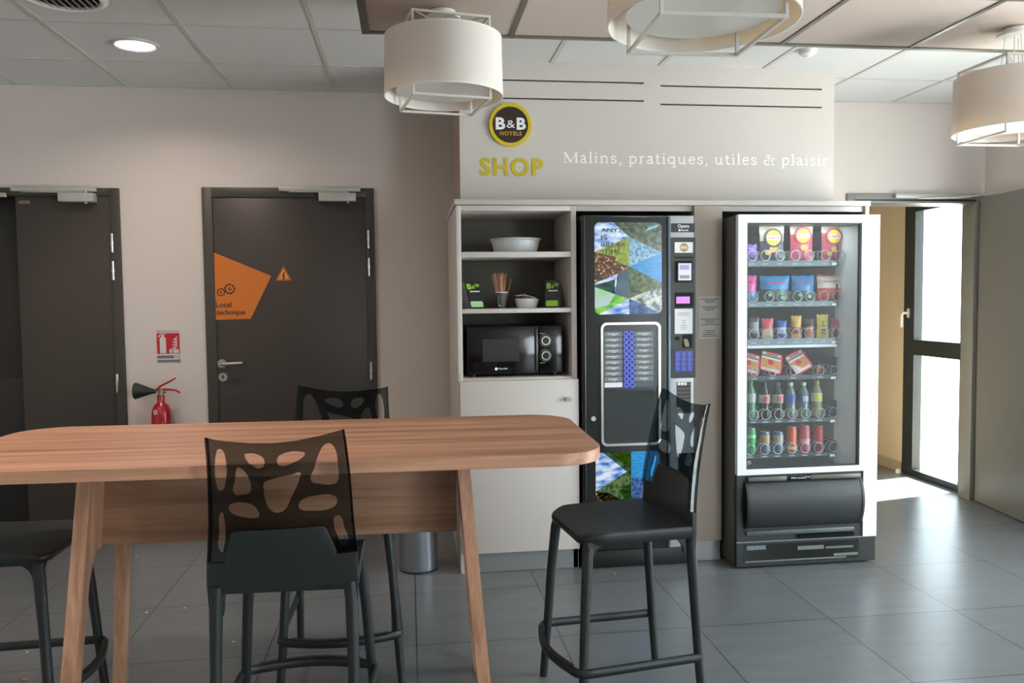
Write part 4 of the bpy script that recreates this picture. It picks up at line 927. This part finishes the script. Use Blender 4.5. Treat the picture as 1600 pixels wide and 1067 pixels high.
bottle('drink_bottle', 'clear water bottle with blue and white label beside the lemon bottle', 1255, 597, 4, ('pet', WAT, (LB, LGW), CAPW), G5)
bottle('drink_bottle', 'bottle with yellow green cap and lemon label on the fifth tray', 1276, 594, 4, ('pet', LEM, (LYG, LYY), CAPY), G5)
GRC = M('can_green', (30, 168, 74), .3); CSIL = M('can_silver_blue', (90, 120, 170), .3, metal=.4); CORG = M('can_orange', (226, 92, 36), .3); CPNK = M('can_pink_red', (206, 84, 110), .3); CRED = M('can_red', (196, 48, 46), .3)
bottle('drink_can', 'bright green drink can at the left end of the bottom tray', 1173, 668, 5, ('can', GRC, (M('print_pale_green', (170, 220, 180), .4),), None, .62, .74), G6)
bottle('drink_can', 'blue silver drink can with an orange band, second on the bottom tray', 1195, 674, 5, ('can', CSIL, (M('print_tan', (200, 150, 100), .4),), None, .45, .85), G6)
bottle('drink_can', 'blue silver drink can with a beige band, third on the bottom tray', 1216, 674, 5, ('can', CSIL, (M('print_beige', (190, 176, 160), .4),), None, .45, .85), G6)
bottle('drink_can', 'orange drink can in the middle of the bottom tray', 1237, 666, 5, ('can', CORG, (M('print_cream', (236, 206, 170), .4),), None, .12, .24), G6)
bottle('drink_can', 'pinkish red drink can right of the orange can', 1257.5, 664, 5, ('can', CPNK, (M('print_white_pink', (230, 190, 200), .4),), None, .3, .5), G6)
bottle('drink_can', 'red drink can, rightmost of the full coils on the bottom tray', 1279, 664, 5, ('can', CRED, (M('print_dark_red', (120, 30, 34), .4),), None, .1, .3), G6)

# ------------------------------------------------------------------ things on the left wall
EY = YB
SRED = M('sign_red', (186, 32, 44), .4); SWH = M('sign_sheet_white', (206, 202, 200), .5); SGR = M('sign_grey', (112, 114, 110), .5)
x0, x1, z0, z1 = rect_at(244, 515.5, 283, 566, EY)
es = thing('extinguisher_sign', 'small red and white fire extinguisher sign on the wall between the two dark doors', 'sign', ((x0 + x1) / 2, EY, z0))
one('sheet', SWH, lambda b: b.box(x0, x1, EY - .003, EY, z0, z1), es, smooth=False)
w, h = x1 - x0, z1 - z0
one('red_field', SRED, lambda b: b.box(x0 + .002, x1 - .004, EY - .0036, EY - .003, z0 + h * .27, z1 - h * .10), es, smooth=False)
one('title_lettering', SRED, lambda b: b.text('EXTINCTEUR', x0 + .004, x1 - .006, z1 - h * .075, z1 - h * .02, EY - .003, .0005, 0, .02, space=1.15), es, smooth=False)
def picto(b):
    y = EY - .0036; cx = x0 + w * .27
    b.prism([(cx - w * .13, z0 + h * .29), (cx + w * .13, z0 + h * .29), (cx + w * .13, z0 + h * .74), (cx + w * .06, z0 + h * .80), (cx - w * .06, z0 + h * .80), (cx - w * .13, z0 + h * .74)], 'y', y, y - .0005)
    b.box(cx - w * .04, cx + w * .04, y - .0005, y, z0 + h * .80, z0 + h * .87); b.prism([(cx - w * .20, z0 + h * .80), (cx - w * .10, z0 + h * .865), (cx + w * .12, z0 + h * .88), (cx + w * .12, z0 + h * .86), (cx - w * .08, z0 + h * .84), (cx - w * .17, z0 + h * .77)], 'y', y - .0001, y - .0006)
    fx = x0 + w * .74
    for k in range(4):
        u = z0 + h * (.44 + .085 * k)
        b.prism([(fx - w * (.14 - .03 * k), u), (fx + w * .02, u + h * .035), (fx + w * .16, u + h * .12), (fx + w * .10, u + h * .02), (fx + w * .0, u - h * .02)], 'y', y - .0001 * k, y - .0006 - .0001 * k)
    b.box(x0 + w * .54, x1 - w * .07, y - .0005, y, z0 + h * .29, z0 + h * .41)
one('pictogram', SWH, picto, es, smooth=False)
one('grey_bands', SGR, lambda b: (b.box(x0 + .002, x0 + w * .72, EY - .0036, EY - .003, z0 + h * .13, z0 + h * .22), b.box(x0 + .002, x1 - .003, EY - .0036, EY - .003, z0 + h * .01, z0 + h * .09)), es, smooth=False)
one('class_lettering', BLACKP, lambda b: (b.text('5', x0 + w * .62, x0 + w * .72, z0 + h * .30, z0 + h * .40, EY - .0042, .0004), b.text('112', x0 + w * .78, x1 - w * .04, z0 + h * .13, z0 + h * .22, EY - .003, .0006)), es, smooth=False)

ex, ey = -1.455, YB - .085
fe = thing('fire_extinguisher', 'red fire extinguisher with a black horn hanging on the wall below its sign', 'fire extinguisher', (ex, ey, .40))
FRED = M('extinguisher_red', (166, 12, 34), .25, coat=.4)
one('cylinder', FRED, lambda b: b.lathe([(.048, .40), (.056, .41), (.056, .75), (.053, .785), (.040, .815), (.024, .830), (.021, .835), (.021, .875)], ex, ey, 32), fe)
one('valve', M('valve_brass', (150, 140, 110), .3, metal=.9), lambda b: (b.cyl((ex, ey, .872), (ex, ey, .912), .016), b.cyl((ex + .012, ey, .895), (ex + .03, ey, .895), .010)), fe)
one('carry_handle', FRED, lambda b: b.tube([(ex - .018, ey, .905), (ex + .03, ey, .908), (ex + .08, ey, .903), (ex + .100, ey, .893), (ex + .108, ey, .884)], [.007, .007, .006, .006, .005], 10, flat=1.5), fe)
one('lever', FRED, lambda b: b.tube([(ex - .030, ey, .900), (ex + .0, ey, .928), (ex + .055, ey, .955), (ex + .088, ey, .974)], [.006, .007, .006, .004], 10, flat=1.5), fe)
one('horn', M('horn_black', (22, 30, 26), .45), lambda b: b.tube([(ex - .022, ey - .01, .900), (ex - .045, ey - .014, .900), (ex - .065, ey - .018, .902), (ex - .125, ey - .024, .905), (ex - .136, ey - .025, .905), (ex - .138, ey - .025, .905), (ex - .138, ey - .025, .905)], [.012, .016, .024, .047, .049, .046, .036], 24), fe)
one('inspection_label', SWH, lambda b: b.box(ex - .026, ex - .008, ey - .0575, ey - .050, .768, .792), fe)
one('label_print', INK, lambda b: (b.box(ex - .021, ex - .013, ey - .0582, ey - .0572, .783, .788), b.box(ex - .021, ex - .013, ey - .0582, ey - .0572, .773, .777)), fe, smooth=False)
one('wall_bracket', BLACKP, lambda b: (b.box(ex - .02, ex + .02, ey + .052, YB, .70, .76), b.frame(circ(ex, ey, .060, 32), circ(ex, ey, .0565, 32), 'z', .66, .68), b.box(ex - .01, ex + .01, ey + .055, YB, .655, .685)), fe)

# orange plan sign and hazard triangle on door 2
SY = YB - .008
OR = M('sign_orange', (206, 118, 42), .35); ORB = M('sign_ink_brown', (62, 34, 16), .5)
ds = thing('door_sign', 'large orange four cornered sign with gears and the words Local technique on the door', 'sign', (-1.03, SY, 1.31))
pts = [(333, 394), (424, 431), (392, 498), (335, 500)]
P4 = [(at(a, b_, SY).x, at(a, b_, SY).z) for a, b_ in pts]
one('plate', OR, lambda b: b.prism(P4, 'y', SY - .003, SY), ds, smooth=False)
def gear(b, px, py, r, n):
    c = at(px, py, SY); o = []; i_ = []
    for k in range(n * 4):
        t = 2 * PI * k / (n * 4); rr_ = r * (1.0 if (k % 4) in (0, 1) else .86); o.append((c.x + rr_ * math.cos(t), c.z + rr_ * math.sin(t))); i_.append((c.x + r * .68 * math.cos(t), c.z + r * .68 * math.sin(t)))
    b.frame(o, i_, 'y', SY - .0038, SY - .003); b.frame(circ(c.x, c.z, r * .30, 20), circ(c.x, c.z, r * .14, 20), 'y', SY - .0038, SY - .003)
one('gears_print', ORB, lambda b: (gear(b, 345.5, 456.5, .0255, 8), gear(b, 359, 451.5, .033, 9)), ds, smooth=False)
def tx(px0, py0, px1, py1, Y): return rect_at(px0, py0, px1, py1, Y)
one('lettering', ORB, lambda b: (b.text('Local', *tx(337.5, 472, 362, 480, SY), SY - .003, .0008, 0, .02), b.text('technique', *tx(338, 484, 383.5, 494, SY), SY - .003, .0008, 0, .02)), ds, smooth=False)
ht = thing('hazard_sign', 'small orange triangular high voltage warning sign on the door', 'sign', (at(443, 440, SY).x, SY, at(443, 440, SY).z))
T3 = [at(430, 439, SY), at(456, 438, SY), at(443, 415, SY)]; cc = (T3[0] + T3[1] + T3[2]) / 3
one('plate', M('sign_orange_dark', (170, 88, 30), .4), lambda b: b.prism([(p.x, p.z) for p in T3], 'y', SY - .002, SY), ht, smooth=False)
one('inner_field', M('sign_orange_light', (222, 146, 74), .4), lambda b: b.prism([(cc.x + (p.x - cc.x) * .72, cc.z + (p.z - cc.z) * .72) for p in T3], 'y', SY - .0026, SY - .002), ht, smooth=False)
one('lightning_bolt', ORB, lambda b: b.prism([(cc.x + u * .011, cc.z + v * .022) for u, v in ((.4, 1.1), (-.9, -.1), (-.05, .0), (-.5, -.9), (.2, -1.2), (.9, -.2), (.25, .2), (.9, 1.0))][::-1], 'y', SY - .0032, SY - .0026), ht, smooth=False)

# ------------------------------------------------------------------ ceiling fittings
dl = thing('downlight', 'lit round recessed downlight in the ceiling tiles above the left wall', 'ceiling light', (-1.305, 4.245, H))
one('trim_ring', M('trim_white', (190, 188, 186), .4), lambda b: b.lathe([(.112, H), (.112, H - .008), (.096, H - .010), (.088, H - .002)], -1.305, 4.245, 40, cap=False), dl)
one('diffuser', M('lamp_diffuser', (255, 255, 255), .5, emit=(250, 246, 255), estr=5), lambda b: b.cyl((-1.305, 4.245, H - .004), (-1.305, 4.245, H - .001), .088, seg=40), dl)
for x, y_, pw in ((-1.305, 4.245, 7), (-1.3, .6, 10), (-2.6, 2.6, 9), (-1.3, 2.4, 9)):
    d_ = bpy.data.lights.new('downlight_lamp', 'AREA'); d_.shape = 'DISK'; d_.size = .17; d_.energy = pw; d_.color = (1, .80, .68); d_.spread = R(150)
    o = bpy.data.objects.new('downlight_lamp', d_); C.objects.link(o); o.location = (x, y_, H - .012)
vc = (-1.385, 3.60)
vt = thing('air_vent', 'white half round slatted air vent in the ceiling near the downlight', 'air vent', (vc[0], vc[1], H))
one('vent_rim', WHITEP, lambda b: (b.lathe([(.17, H), (.17, H - .008), (.150, H - .018), (.138, H - .014), (.138, H)], vc[0], vc[1], 48, cap=False)), vt)
one('vent_back', DARK, lambda b: b.cyl((vc[0], vc[1], H - .002), (vc[0], vc[1], H + .001), .138, seg=40), vt)
for k in range(9):
    xx = -.112 + .028 * k; hh = math.sqrt(.138 ** 2 - xx ** 2)
    one('slat', M('slat_white', (176, 176, 168), .5), lambda b: b.box(-.008, .008, -hh, hh, -.001, .001).shift(lambda c: Matrix.Rotation(R(35), 3, 'Y') @ c + Vector((vc[0] + xx, vc[1], H - .011))), vt, smooth=False)
tag(one('smoke_detector', WHITEP, lambda b: b.lathe([(.045, H), (.045, H - .014), (.038, H - .026), (.020, H - .034), (.012, H - .040)], 2.07, 4.02, 32)), 'small white smoke detector on the ceiling behind the raft edge', 'smoke detector')

# ------------------------------------------------------------------ drum pendant lamps
def shade_mat():
    m = bpy.data.materials.new('lampshade_fabric'); m.use_nodes = True; nt = m.node_tree; nt.nodes.clear(); N = nt.nodes.new; L = nt.links.new
    o = N('ShaderNodeOutputMaterial'); d = N('ShaderNodeBsdfDiffuse'); t = N('ShaderNodeBsdfTranslucent'); mx = N('ShaderNodeMixShader'); mx.inputs[0].default_value = .26
    d.inputs[0].default_value = srgb(242, 239, 236); t.inputs[0].default_value = srgb(250, 226, 178)
    tc = N('ShaderNodeTexCoord'); n = N('ShaderNodeTexNoise'); n.inputs['Scale'].default_value = 500; b = N('ShaderNodeBump'); b.inputs['Strength'].default_value = .15; b.inputs['Distance'].default_value = .001
    L(tc.outputs['Object'], n.inputs['Vector']); L(n.outputs[0], b.inputs['Height']); L(b.outputs[0], d.inputs['Normal'])
    L(d.outputs[0], mx.inputs[1]); L(t.outputs[0], mx.inputs[2]); L(mx.outputs[0], o.inputs['Surface']); return m
SHADE = shade_mat(); DIFF = M('lamp_diffuser_disc', (214, 214, 208), .7); WIRE = M('white_wire_frame', (214, 208, 200), .45)
def pendant(label, cx, cy, zt, zb, rot, drop):
    """shade from zb to zt, hung from the raft at RZ"""
    t = thing('pendant_lamp', label, 'pendant lamp', (0, 0, 0), 'white drum pendant lamps under the raft')
    r = .230; zc = zb
    one('lampshade', SHADE, lambda b: (b.lathe([(r, zb), (r - .004, zt), (r - .0055, zt), (r - .0015, zb), (r, zb)], 0, 0, 72, cap=False)), t, local=True)
    one('diffuser', DIFF, lambda b: b.cyl((0, 0, zb + .022), (0, 0, zb + .026), .185, seg=56), t, local=True)
    one('shade_rims', WHT, lambda b: (b.frame(circ(0, 0, r + .0008, 72), circ(0, 0, r - .0025, 72), 'z', zb - .0015, zb + .003), b.frame(circ(0, 0, r - .003, 72), circ(0, 0, r - .0065, 72), 'z', zt - .003, zt + .0015)), t, local=True)
    s = .146; w_ = .0042
    def cage(b):
        for z in (zb - .030, zt + .048):
            for a, c in ((-s, s),):
                b.box(-s - w_, s + w_, -s - w_, -s + w_, z - w_, z + w_); b.box(-s - w_, s + w_, s - w_, s + w_, z - w_, z + w_)
                b.box(-s - w_, -s + w_, -s + w_, s - w_, z - w_, z + w_); b.box(s - w_, s + w_, -s + w_, s - w_, z - w_, z + w_)
        for x in (-s, s):
            for y in (-s, s): b.box(x - w_, x + w_, y - w_, y + w_, zb - .026, zt + .044)
        for q in (-1, 1): b.tube([(-s, -s * q, zt + .048), (s, s * q, zt + .048)], .003, 6)
    one('wire_cage', WIRE, cage, t, local=True, smooth=False)
    one('canopy', WHITEP, lambda b: b.lathe([(.066, RZ - .0), (.066, RZ - .008), (.050, RZ - .026), (.012, RZ - .030)] if False else [(.050, RZ), (.052, RZ - .016), (.068, RZ - .022), (.068, RZ - .030), (.004, RZ - .032)], 0, 0, 36), t, local=True)
    one('stem', WHITEP, lambda b: b.cyl((0, 0, zt + .02), (0, 0, RZ - .03), .0055 if drop < .12 else .0022), t, local=True)
    for k in range(3):
        a = R(120 * k + 30); one('suspension_cable', M('cable_dark', (110, 100, 92), .5) if drop < .12 else ALU, lambda b: b.cyl((.035 * math.cos(a), .035 * math.sin(a), RZ - .028), (.05 * math.cos(a), .05 * math.sin(a), zt + .022), .0013, seg=6), t, local=True)
    one('lamp_holder', WHITEP, lambda b: (b.cyl((0, 0, zt - .03), (0, 0, zt + .022), .018), b.lathe([(.010, zt - .03), (.028, zt - .07), (.030, zt - .10), (.018, zt - .125), (.001, zt - .13)], 0, 0, 20)), t, local=True)
    t.location = (cx, cy, 0); t.rotation_euler = (0, 0, R(rot)); return t
pendant('white drum pendant lamp hanging close to the raft, nearest the yellow badge', .153, 3.20, 2.428, 2.205, 10, .08)
pendant('large white drum pendant lamp cut off by the top edge, middle of the three', .722, 1.93, 2.315, 2.083, -1, .2)
pendant('white drum pendant lamp at the right edge, hanging lower on thin cables', 2.56, 3.18, 2.335, 2.103, 0, .2)

# ------------------------------------------------------------------ bin
tag(one('waste_bin', [M('bin_grey_metal', (128, 134, 140), .35, metal=.6), BLACKP], lambda b: (b.lathe([(.098, .006), (.102, .012), (.102, .58), (.096, .585), (.096, .02)], .030, 4.245, 48, cap=False), b.cyl((.030, 4.245, 0), (.030, 4.245, .010), .099, seg=40, mi=1), b.cyl((.030, 4.245, .012), (.030, 4.245, .03), .094, seg=40, mi=1))), 'grey metal cylindrical waste bin standing on the floor left of the shelf cabinet', 'bin')

# ------------------------------------------------------------------ high table
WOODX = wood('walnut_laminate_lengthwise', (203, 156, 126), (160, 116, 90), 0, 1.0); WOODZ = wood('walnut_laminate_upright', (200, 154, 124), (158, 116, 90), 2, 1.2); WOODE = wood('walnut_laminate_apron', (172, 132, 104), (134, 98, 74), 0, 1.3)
tb = thing('high_table', 'long walnut coloured high table with rounded corners and splayed flat legs', 'table', (0, 0, 0))
TZ = .970; tx0, tx1, tyh = -.985, .985, .402
def top(b):
    rings = []
    for z, g in ((TZ - .036, .0), (TZ - .0015, 0), (TZ, .0015)):
        rings.append([(x, y, z) for x, y in rrect(tx0 + g, tx1 - g, -tyh + g, tyh - g, .155, 14)])
    b.loft(rings)
one('tabletop', WOODX, top, tb, local=True)
def tleg(sx, sy):
    xt = .562 * sx; lw = .019
    def f(b):
        # outline in the (y, z) plane; the leg leans outwards and blends into the cross rail
        yo0, yo1 = .385, .262          # outer edge at floor, at top
        yi0, yi1 = .320, .180
        fo = lambda z: yo0 + (yo1 - yo0) * z / (TZ - .036); fi = lambda z: yi0 + (yi1 - yi0) * z / (TZ - .036)
        pts = [(yo0, 0), (yi0, 0), (fi(.55), .55), (fi(.60) - .004, .60), (fi(.63) - .014, .63), (fi(.655) - .032, .652), (fi(.66) - .06, .664), (fi(.66) - .06, TZ - .036), (yo1, TZ - .036)]
        P = [(p[0] * sy, p[1]) for p in pts]
        b.prism(P, 'x', xt - lw, xt + lw)
        b.shift(lambda c: Vector((c.x + sx * .075 * (1 - c.z / TZ), c.y, c.z)))
    return f
def turned(f, sx):                                             # the left trestle stands slightly turned under the top
    def g(b):
        f(b)
        if sx < 0:
            q = Matrix.Rotation(R(7.5), 3, 'Z'); o_ = Vector((-.545, 0, 0)); b.shift(lambda c: q @ (c - o_) + o_ + Vector((.004, 0, 0)))
    return g
for sx in (-1, 1):
    for sy in (-1, 1): one('leg', WOODZ, turned(tleg(sx, sy), sx), tb, local=True, smooth=False)
    one('cross_rail', WOODZ, turned(lambda b: b.box(.562 * sx - .0185, .562 * sx + .0185, -.118, .118, .664, TZ - .036).shift(lambda c: Vector((c.x + sx * .075 * (1 - c.z / TZ), c.y, c.z))), sx), tb, local=True, smooth=False)
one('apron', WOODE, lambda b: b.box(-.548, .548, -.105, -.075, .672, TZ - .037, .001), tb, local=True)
tb.location = (-.402, 2.700, 0); tb.rotation_euler = (0, 0, R(-1.5))

# ------------------------------------------------------------------ bar stools
STL = M('stool_dark_plastic', (34, 40, 41), .42, bump=.06, bscale=900); SMOKE = glassy('smoky_clear_plastic', (.42, .455, .465), .04, extra=.0); RIB = M('ribbed_black', (24, 26, 26), .5)
YR = -.190
def ydef(x, z):
    """depth of the back shell at width x, height z"""
    t = max(0, (z - .66) / .40)
    return YR - .062 * t ** 1.5 - .020 * (1 - (x / .21) ** 2) * min(1, max(0, (z - .60) / .12)) + 0
CX = lambda cx, cy: ((cx - min(485 + (cy - 80) * .0945, 557)) * .000438, .715 + (800 - cy) * .000479)
OUT = [(70, 85), (130, 99), (200, 108), (350, 120), (480, 123), (620, 112), (760, 88), (860, 66), (900, 57), (912, 110), (925, 180), (950, 330), (985, 600), (1018, 800),
       (890, 802), (884, 768), (850, 690), (825, 655), (800, 648), (520, 655), (262, 662), (240, 680), (222, 740), (205, 830), (90, 832), (95, 600), (90, 400), (80, 200)]
HOLES = [[(135, 165), (152, 145), (178, 150), (200, 200), (200, 350), (185, 390), (155, 398), (138, 375)], [(308, 180), (330, 172), (400, 182), (433, 210), (432, 250), (400, 270), (360, 255), (322, 222)],
         [(507, 205), (525, 186), (655, 171), (677, 184), (655, 215), (615, 237), (522, 256), (505, 240)], [(820, 128), (848, 150), (876, 260), (874, 368), (840, 382), (770, 375), (714, 355), (730, 270), (762, 170), (788, 136)],
         [(270, 254), (298, 263), (345, 322), (357, 380), (345, 410), (300, 424), (248, 420), (250, 330), (258, 272)], [(427, 352), (480, 327), (600, 302), (652, 294), (650, 330), (600, 450), (570, 512), (520, 538), (472, 518), (442, 470), (427, 400)],
         [(213, 490), (237, 468), (350, 470), (393, 500), (411, 545), (400, 561), (320, 561), (245, 540), (217, 515)], [(646, 480), (682, 448), (740, 436), (850, 438), (879, 460), (874, 505), (840, 527), (720, 534), (660, 524), (642, 504)],
         [(160, 535), (178, 520), (195, 560), (197, 740), (183, 772), (162, 758), (156, 640)], [(868, 572), (900, 566), (935, 640), (966, 720), (958, 748), (920, 754), (892, 700), (862, 620)]]
OPQ = [(262, 640), (520, 632), (800, 626), (822, 640), (884, 765), (892, 800), (1018, 798), (1023, 870), (1024, 960), (1016, 1120), (998, 1120), (986, 1060), (966, 1016), (930, 996), (880, 990), (240, 992), (185, 998), (150, 1016), (130, 1060), (114, 1120), (98, 1120), (88, 960), (88, 900), (92, 832), (205, 832), (222, 740), (240, 656)]
def plate(b, outline, holes, thick, mi=0):
    cu_ = bpy.data.curves.new('p', 'CURVE'); cu_.dimensions = '2D'; cu_.fill_mode = 'BOTH'; cu_.extrude = thick / 2 - .0012; cu_.bevel_depth = .0012; cu_.bevel_resolution = 1; cu_.resolution_u = 5
    P = [CX(*p) for p in outline]
    s = cu_.splines.new('POLY'); s.points.add(len(P) - 1); s.use_cyclic_u = True
    for p, q in zip(s.points, P): p.co = (q[0], q[1], 0, 1)
    for hpts in holes:
        P = [CX(*p) for p in hpts]; s = cu_.splines.new('BEZIER'); s.bezier_points.add(len(P) - 1); s.use_cyclic_u = True
        for p, q in zip(s.bezier_points, P): p.co = (q[0], q[1], 0); p.handle_left_type = p.handle_right_type = 'AUTO'
    o = bpy.data.objects.new('p', cu_); C.objects.link(o); dg = bpy.context.evaluated_depsgraph_get(); dg.update()
    me = bpy.data.meshes.new_from_object(o.evaluated_get(dg)); bpy.data.objects.remove(o)
    b.add(me, None, mi); bm = b.bm
    bmesh.ops.remove_doubles(bm, verts=bm.verts, dist=1e-6)
    for k in range(-9, 10): bmesh.ops.bisect_plane(bm, geom=bm.verts[:] + bm.edges[:] + bm.faces[:], plane_co=(k * .022 + .001, 0, 0), plane_no=(1, 0, 0))
    for k in range(12): bmesh.ops.bisect_plane(bm, geom=bm.verts[:] + bm.edges[:] + bm.faces[:], plane_co=(0, .64 + k * .037, 0), plane_no=(0, 1, 0))
    b.shift(lambda c: Vector((c.x, ydef(c.x, c.y) + c.z, c.y)))
def legpt(front, sx):
    if front: return [(.164 * sx, .162, .630), (.175 * sx, .176, .58), (.190 * sx, .190, .42), (.204 * sx, .203, .20), (.218 * sx, .216, .0)]
    return [(.182 * sx, -.185, .632), (.186 * sx, -.188, .58), (.188 * sx, -.198, .42), (.191 * sx, -.213, .20), (.194 * sx, -.230, .0)]
def make_stool(label):
    t = thing('bar_stool', label, 'bar stool', (0, 0, 0), 'dark bar stools around the high table')
    def seat(b):
        nx, ny = 14, 14; rings = []
        def prof(u, v):        # half widths and height of the dished seat
            y = -.195 + .395 * v; hw = .203 - .012 * v; z = .652 - .016 * (1 - u * u) * (1 - (2 * v - 1) ** 4) - .016 * max(0, (v - .78) / .22) ** 2
            return hw, y, z
        P = {}
        for i in range(nx + 1):
            for j in range(ny + 1):
                u = i / nx * 2 - 1; v = j / ny; hw, y, z = prof(u, v)
                cr_ = .045; x = u * hw; yy = y                     # rounded front corners
                if v > .85 and abs(u) > .75: q = (v - .85) / .15 * (abs(u) - .75) / .25; yy -= .020 * q; x *= 1 - .06 * q
                P[i, j] = b.bm.verts.new((x, yy, z))
        for i in range(nx):
            for j in range(ny): b.bm.faces.new((P[i, j], P[i + 1, j], P[i + 1, j + 1], P[i, j + 1]))
        edge = [P[i, 0] for i in range(nx + 1)] + [P[nx, j] for j in range(1, ny + 1)] + [P[i, ny] for i in range(nx - 1, -1, -1)] + [P[0, j] for j in range(ny - 1, 0, -1)]
        prev = edge
        for dz, sc_ in ((-.004, 1.012), (-.012, 1.018), (-.034, 1.012), (-.042, .99), (-.042, .955), (-.022, .95)):
            cur = [b.bm.verts.new((e.co.x * sc_, e.co.y * sc_, (e.co.z + dz) if dz > -.02 else .652 + dz - (0 if dz > -.03 else 0))) for e in edge]
            for k in range(len(edge)): b.bm.faces.new((prev[k], prev[(k + 1) % len(edge)], cur[(k + 1) % len(edge)], cur[k]))
            prev = cur
        b.bm.faces.new(prev)
    one('seat', STL, seat, t, local=True)
    def fillet(c0, c1): return [(c1, .622), (c0, .622)] + [(c0 + (c1 - c0) * .74 * math.sin(a), .560 + .052 * math.cos(a)) for a in [PI / 2 * k / 8 for k in range(9)]] + [(c1, .545)]
    for sx in (-1, 1):                                             # rounded gussets from the seat into each leg
        for sy in (-1, 1):
            def arch(b):
                b.prism(fillet(sy * .112, sy * .180), 'x', sx * .178 - .010, sx * .178 + .010)
                if sy > 0: b.prism(fillet(sx * .110, sx * .178), 'y', .166, .186)
            one('gusset', STL, arch, t, local=True)
    for f in (True, False):
        for sx in (-1, 1): one('leg', STL, lambda b: b.tube(legpt(f, sx), [.0205, .0188, .0165, .0155, .0145], 16), t, local=True)
    def shell(b):
        plate(b, OPQ, [], .016)
    one('back_shell', STL, shell, t, local=True)
    def clear(b):
        plate(b, OUT, HOLES, .011)
        for side, idx in ((1, [(900, 57), (912, 110), (925, 180), (950, 330), (985, 600), (1018, 798)]), (-1, [(70, 85), (80, 200), (90, 400), (95, 600), (90, 830)])):
            Q = [CX(*p) for p in idx]; D = []
            for k in range(len(Q) - 1):
                for s_ in range(5): D.append((Q[k][0] + (Q[k + 1][0] - Q[k][0]) * s_ / 5, Q[k][1] + (Q[k + 1][1] - Q[k][1]) * s_ / 5))
            D.append(Q[-1]); rings = []
            for x, z in D:
                y0 = ydef(x, z); dp = .008 + .009 * min(1, (1.065 - z) / .20)
                xi = x - side * .006; xo = x - side * .0005
                rings.append([(xo, y0 + .002, z), (xo, y0 + dp, z), (xi, y0 + dp, z), (xi, y0 + .005, z)])
            b.loft(rings)
    one('clear_backrest', SMOKE, clear, t, local=True)
    zf = .200
    A = lambda sx, fr, z=zf: Vector((.204 * sx, .203, z)) if fr else Vector((.191 * sx, -.213, z))
    def rest(b):
        pts = [A(-1, 0) + Vector((-.012, 0, 0)), A(-1, 0) + Vector((-.013, .06, 0)), A(-1, 1) + Vector((-.013, -.03, 0))]
        pts += [A(-1, 1) + Vector((-.010, .006, 0)), A(-1, 1) + Vector((.006, .024, 0))]
        for k in range(1, 10):
            u = k / 10; pts.append(Vector((-.198 + .396 * u, .227 + .042 * math.sin(PI * u), zf)))
        pts += [A(1, 1) + Vector((-.006, .024, 0)), A(1, 1) + Vector((.010, .006, 0)), A(1, 1) + Vector((.013, -.03, 0)), A(1, 0) + Vector((.013, .06, 0)), A(1, 0) + Vector((.012, 0, 0))]
        b.tube(pts, .0160, 12, flat=.68)
    fr_ = one('footrest', STL, rest, t, local=True)
    def ribs(b):
        for k in range(46):
            u = .08 + .84 * k / 45; x = -.198 + .396 * u; y = .227 + .042 * math.sin(PI * u)
            b.box(x - .0022, x + .0022, y - .010, y + .011, zf + .0120, zf + .0175)
    one('anti_slip_ribs', RIB, ribs, fr_, local=True, smooth=False)
    return t
proto = make_stool('dark bar stool with its smoky openwork back to the viewer, in front of the table')
lab = [None, 'dark bar stool at the right end of the table, turned sideways before the coffee machine', 'dark bar stool on the far side of the table, facing the viewer', 'dark bar stool at the left end of the table, cut off by the picture edge']
spots = [(-.352, 2.475, -2.0), (.722, 2.752, 97.0), (-.268, 3.145, 181), (-1.335, 2.83, -90)]
for k, (x, y, a) in enumerate(spots):
    o = proto if k == 0 else copy_tree(proto)
    if lab[k]: o['label'] = lab[k]
    o.location = (x, y, 0); o.rotation_euler = (0, 0, R(a))

# ------------------------------------------------------------------ crumbs on the floor
CR = M('dry_leaf_orange', (186, 112, 60), .7)
for px_, py_, s_, lb_ in ((958, 897, .014, 'small dry orange leaf scrap on the floor before the coffee machine'), (38, 1062, .014, 'small brown scrap on the floor at the lower left corner')):
    d = cr * ((px_ - 800) / F_PX) - cu * ((py_ - 533.5) / F_PX) + fw; t_ = -EYE / d.z
    cx_, cy_ = d.x * t_, d.y * t_
    tag(one('leaf_scrap', CR, lambda b: b.loft([[(cx_ - s_, cy_, .001), (cx_, cy_ - s_ * .7, .002), (cx_ + s_, cy_ + s_ * .2, .001), (cx_ + .2 * s_, cy_ + s_ * .6, .002)], [(cx_ - s_, cy_, .004), (cx_, cy_ - s_ * .7, .006), (cx_ + s_, cy_ + s_ * .2, .007), (cx_ + .2 * s_, cy_ + s_ * .6, .003)]])), lb_, 'litter')
for px_, py_ in ((229, 957), (213, 870), (365, 1003), (83, 1000), (43, 1019), (288, 950)):
    d = cr * ((px_ - 800) / F_PX) - cu * ((py_ - 533.5) / F_PX) + fw; t_ = -EYE / d.z; cx_, cy_ = d.x * t_, d.y * t_
    tag(one('paper_crumb', WHT, lambda b: b.lathe([(.004, 0), (.005, .002), (.002, .004)], cx_, cy_, 7)), 'tiny white crumb on the grey floor tiles under the left part of the table', 'litter', 'white crumbs on the floor')
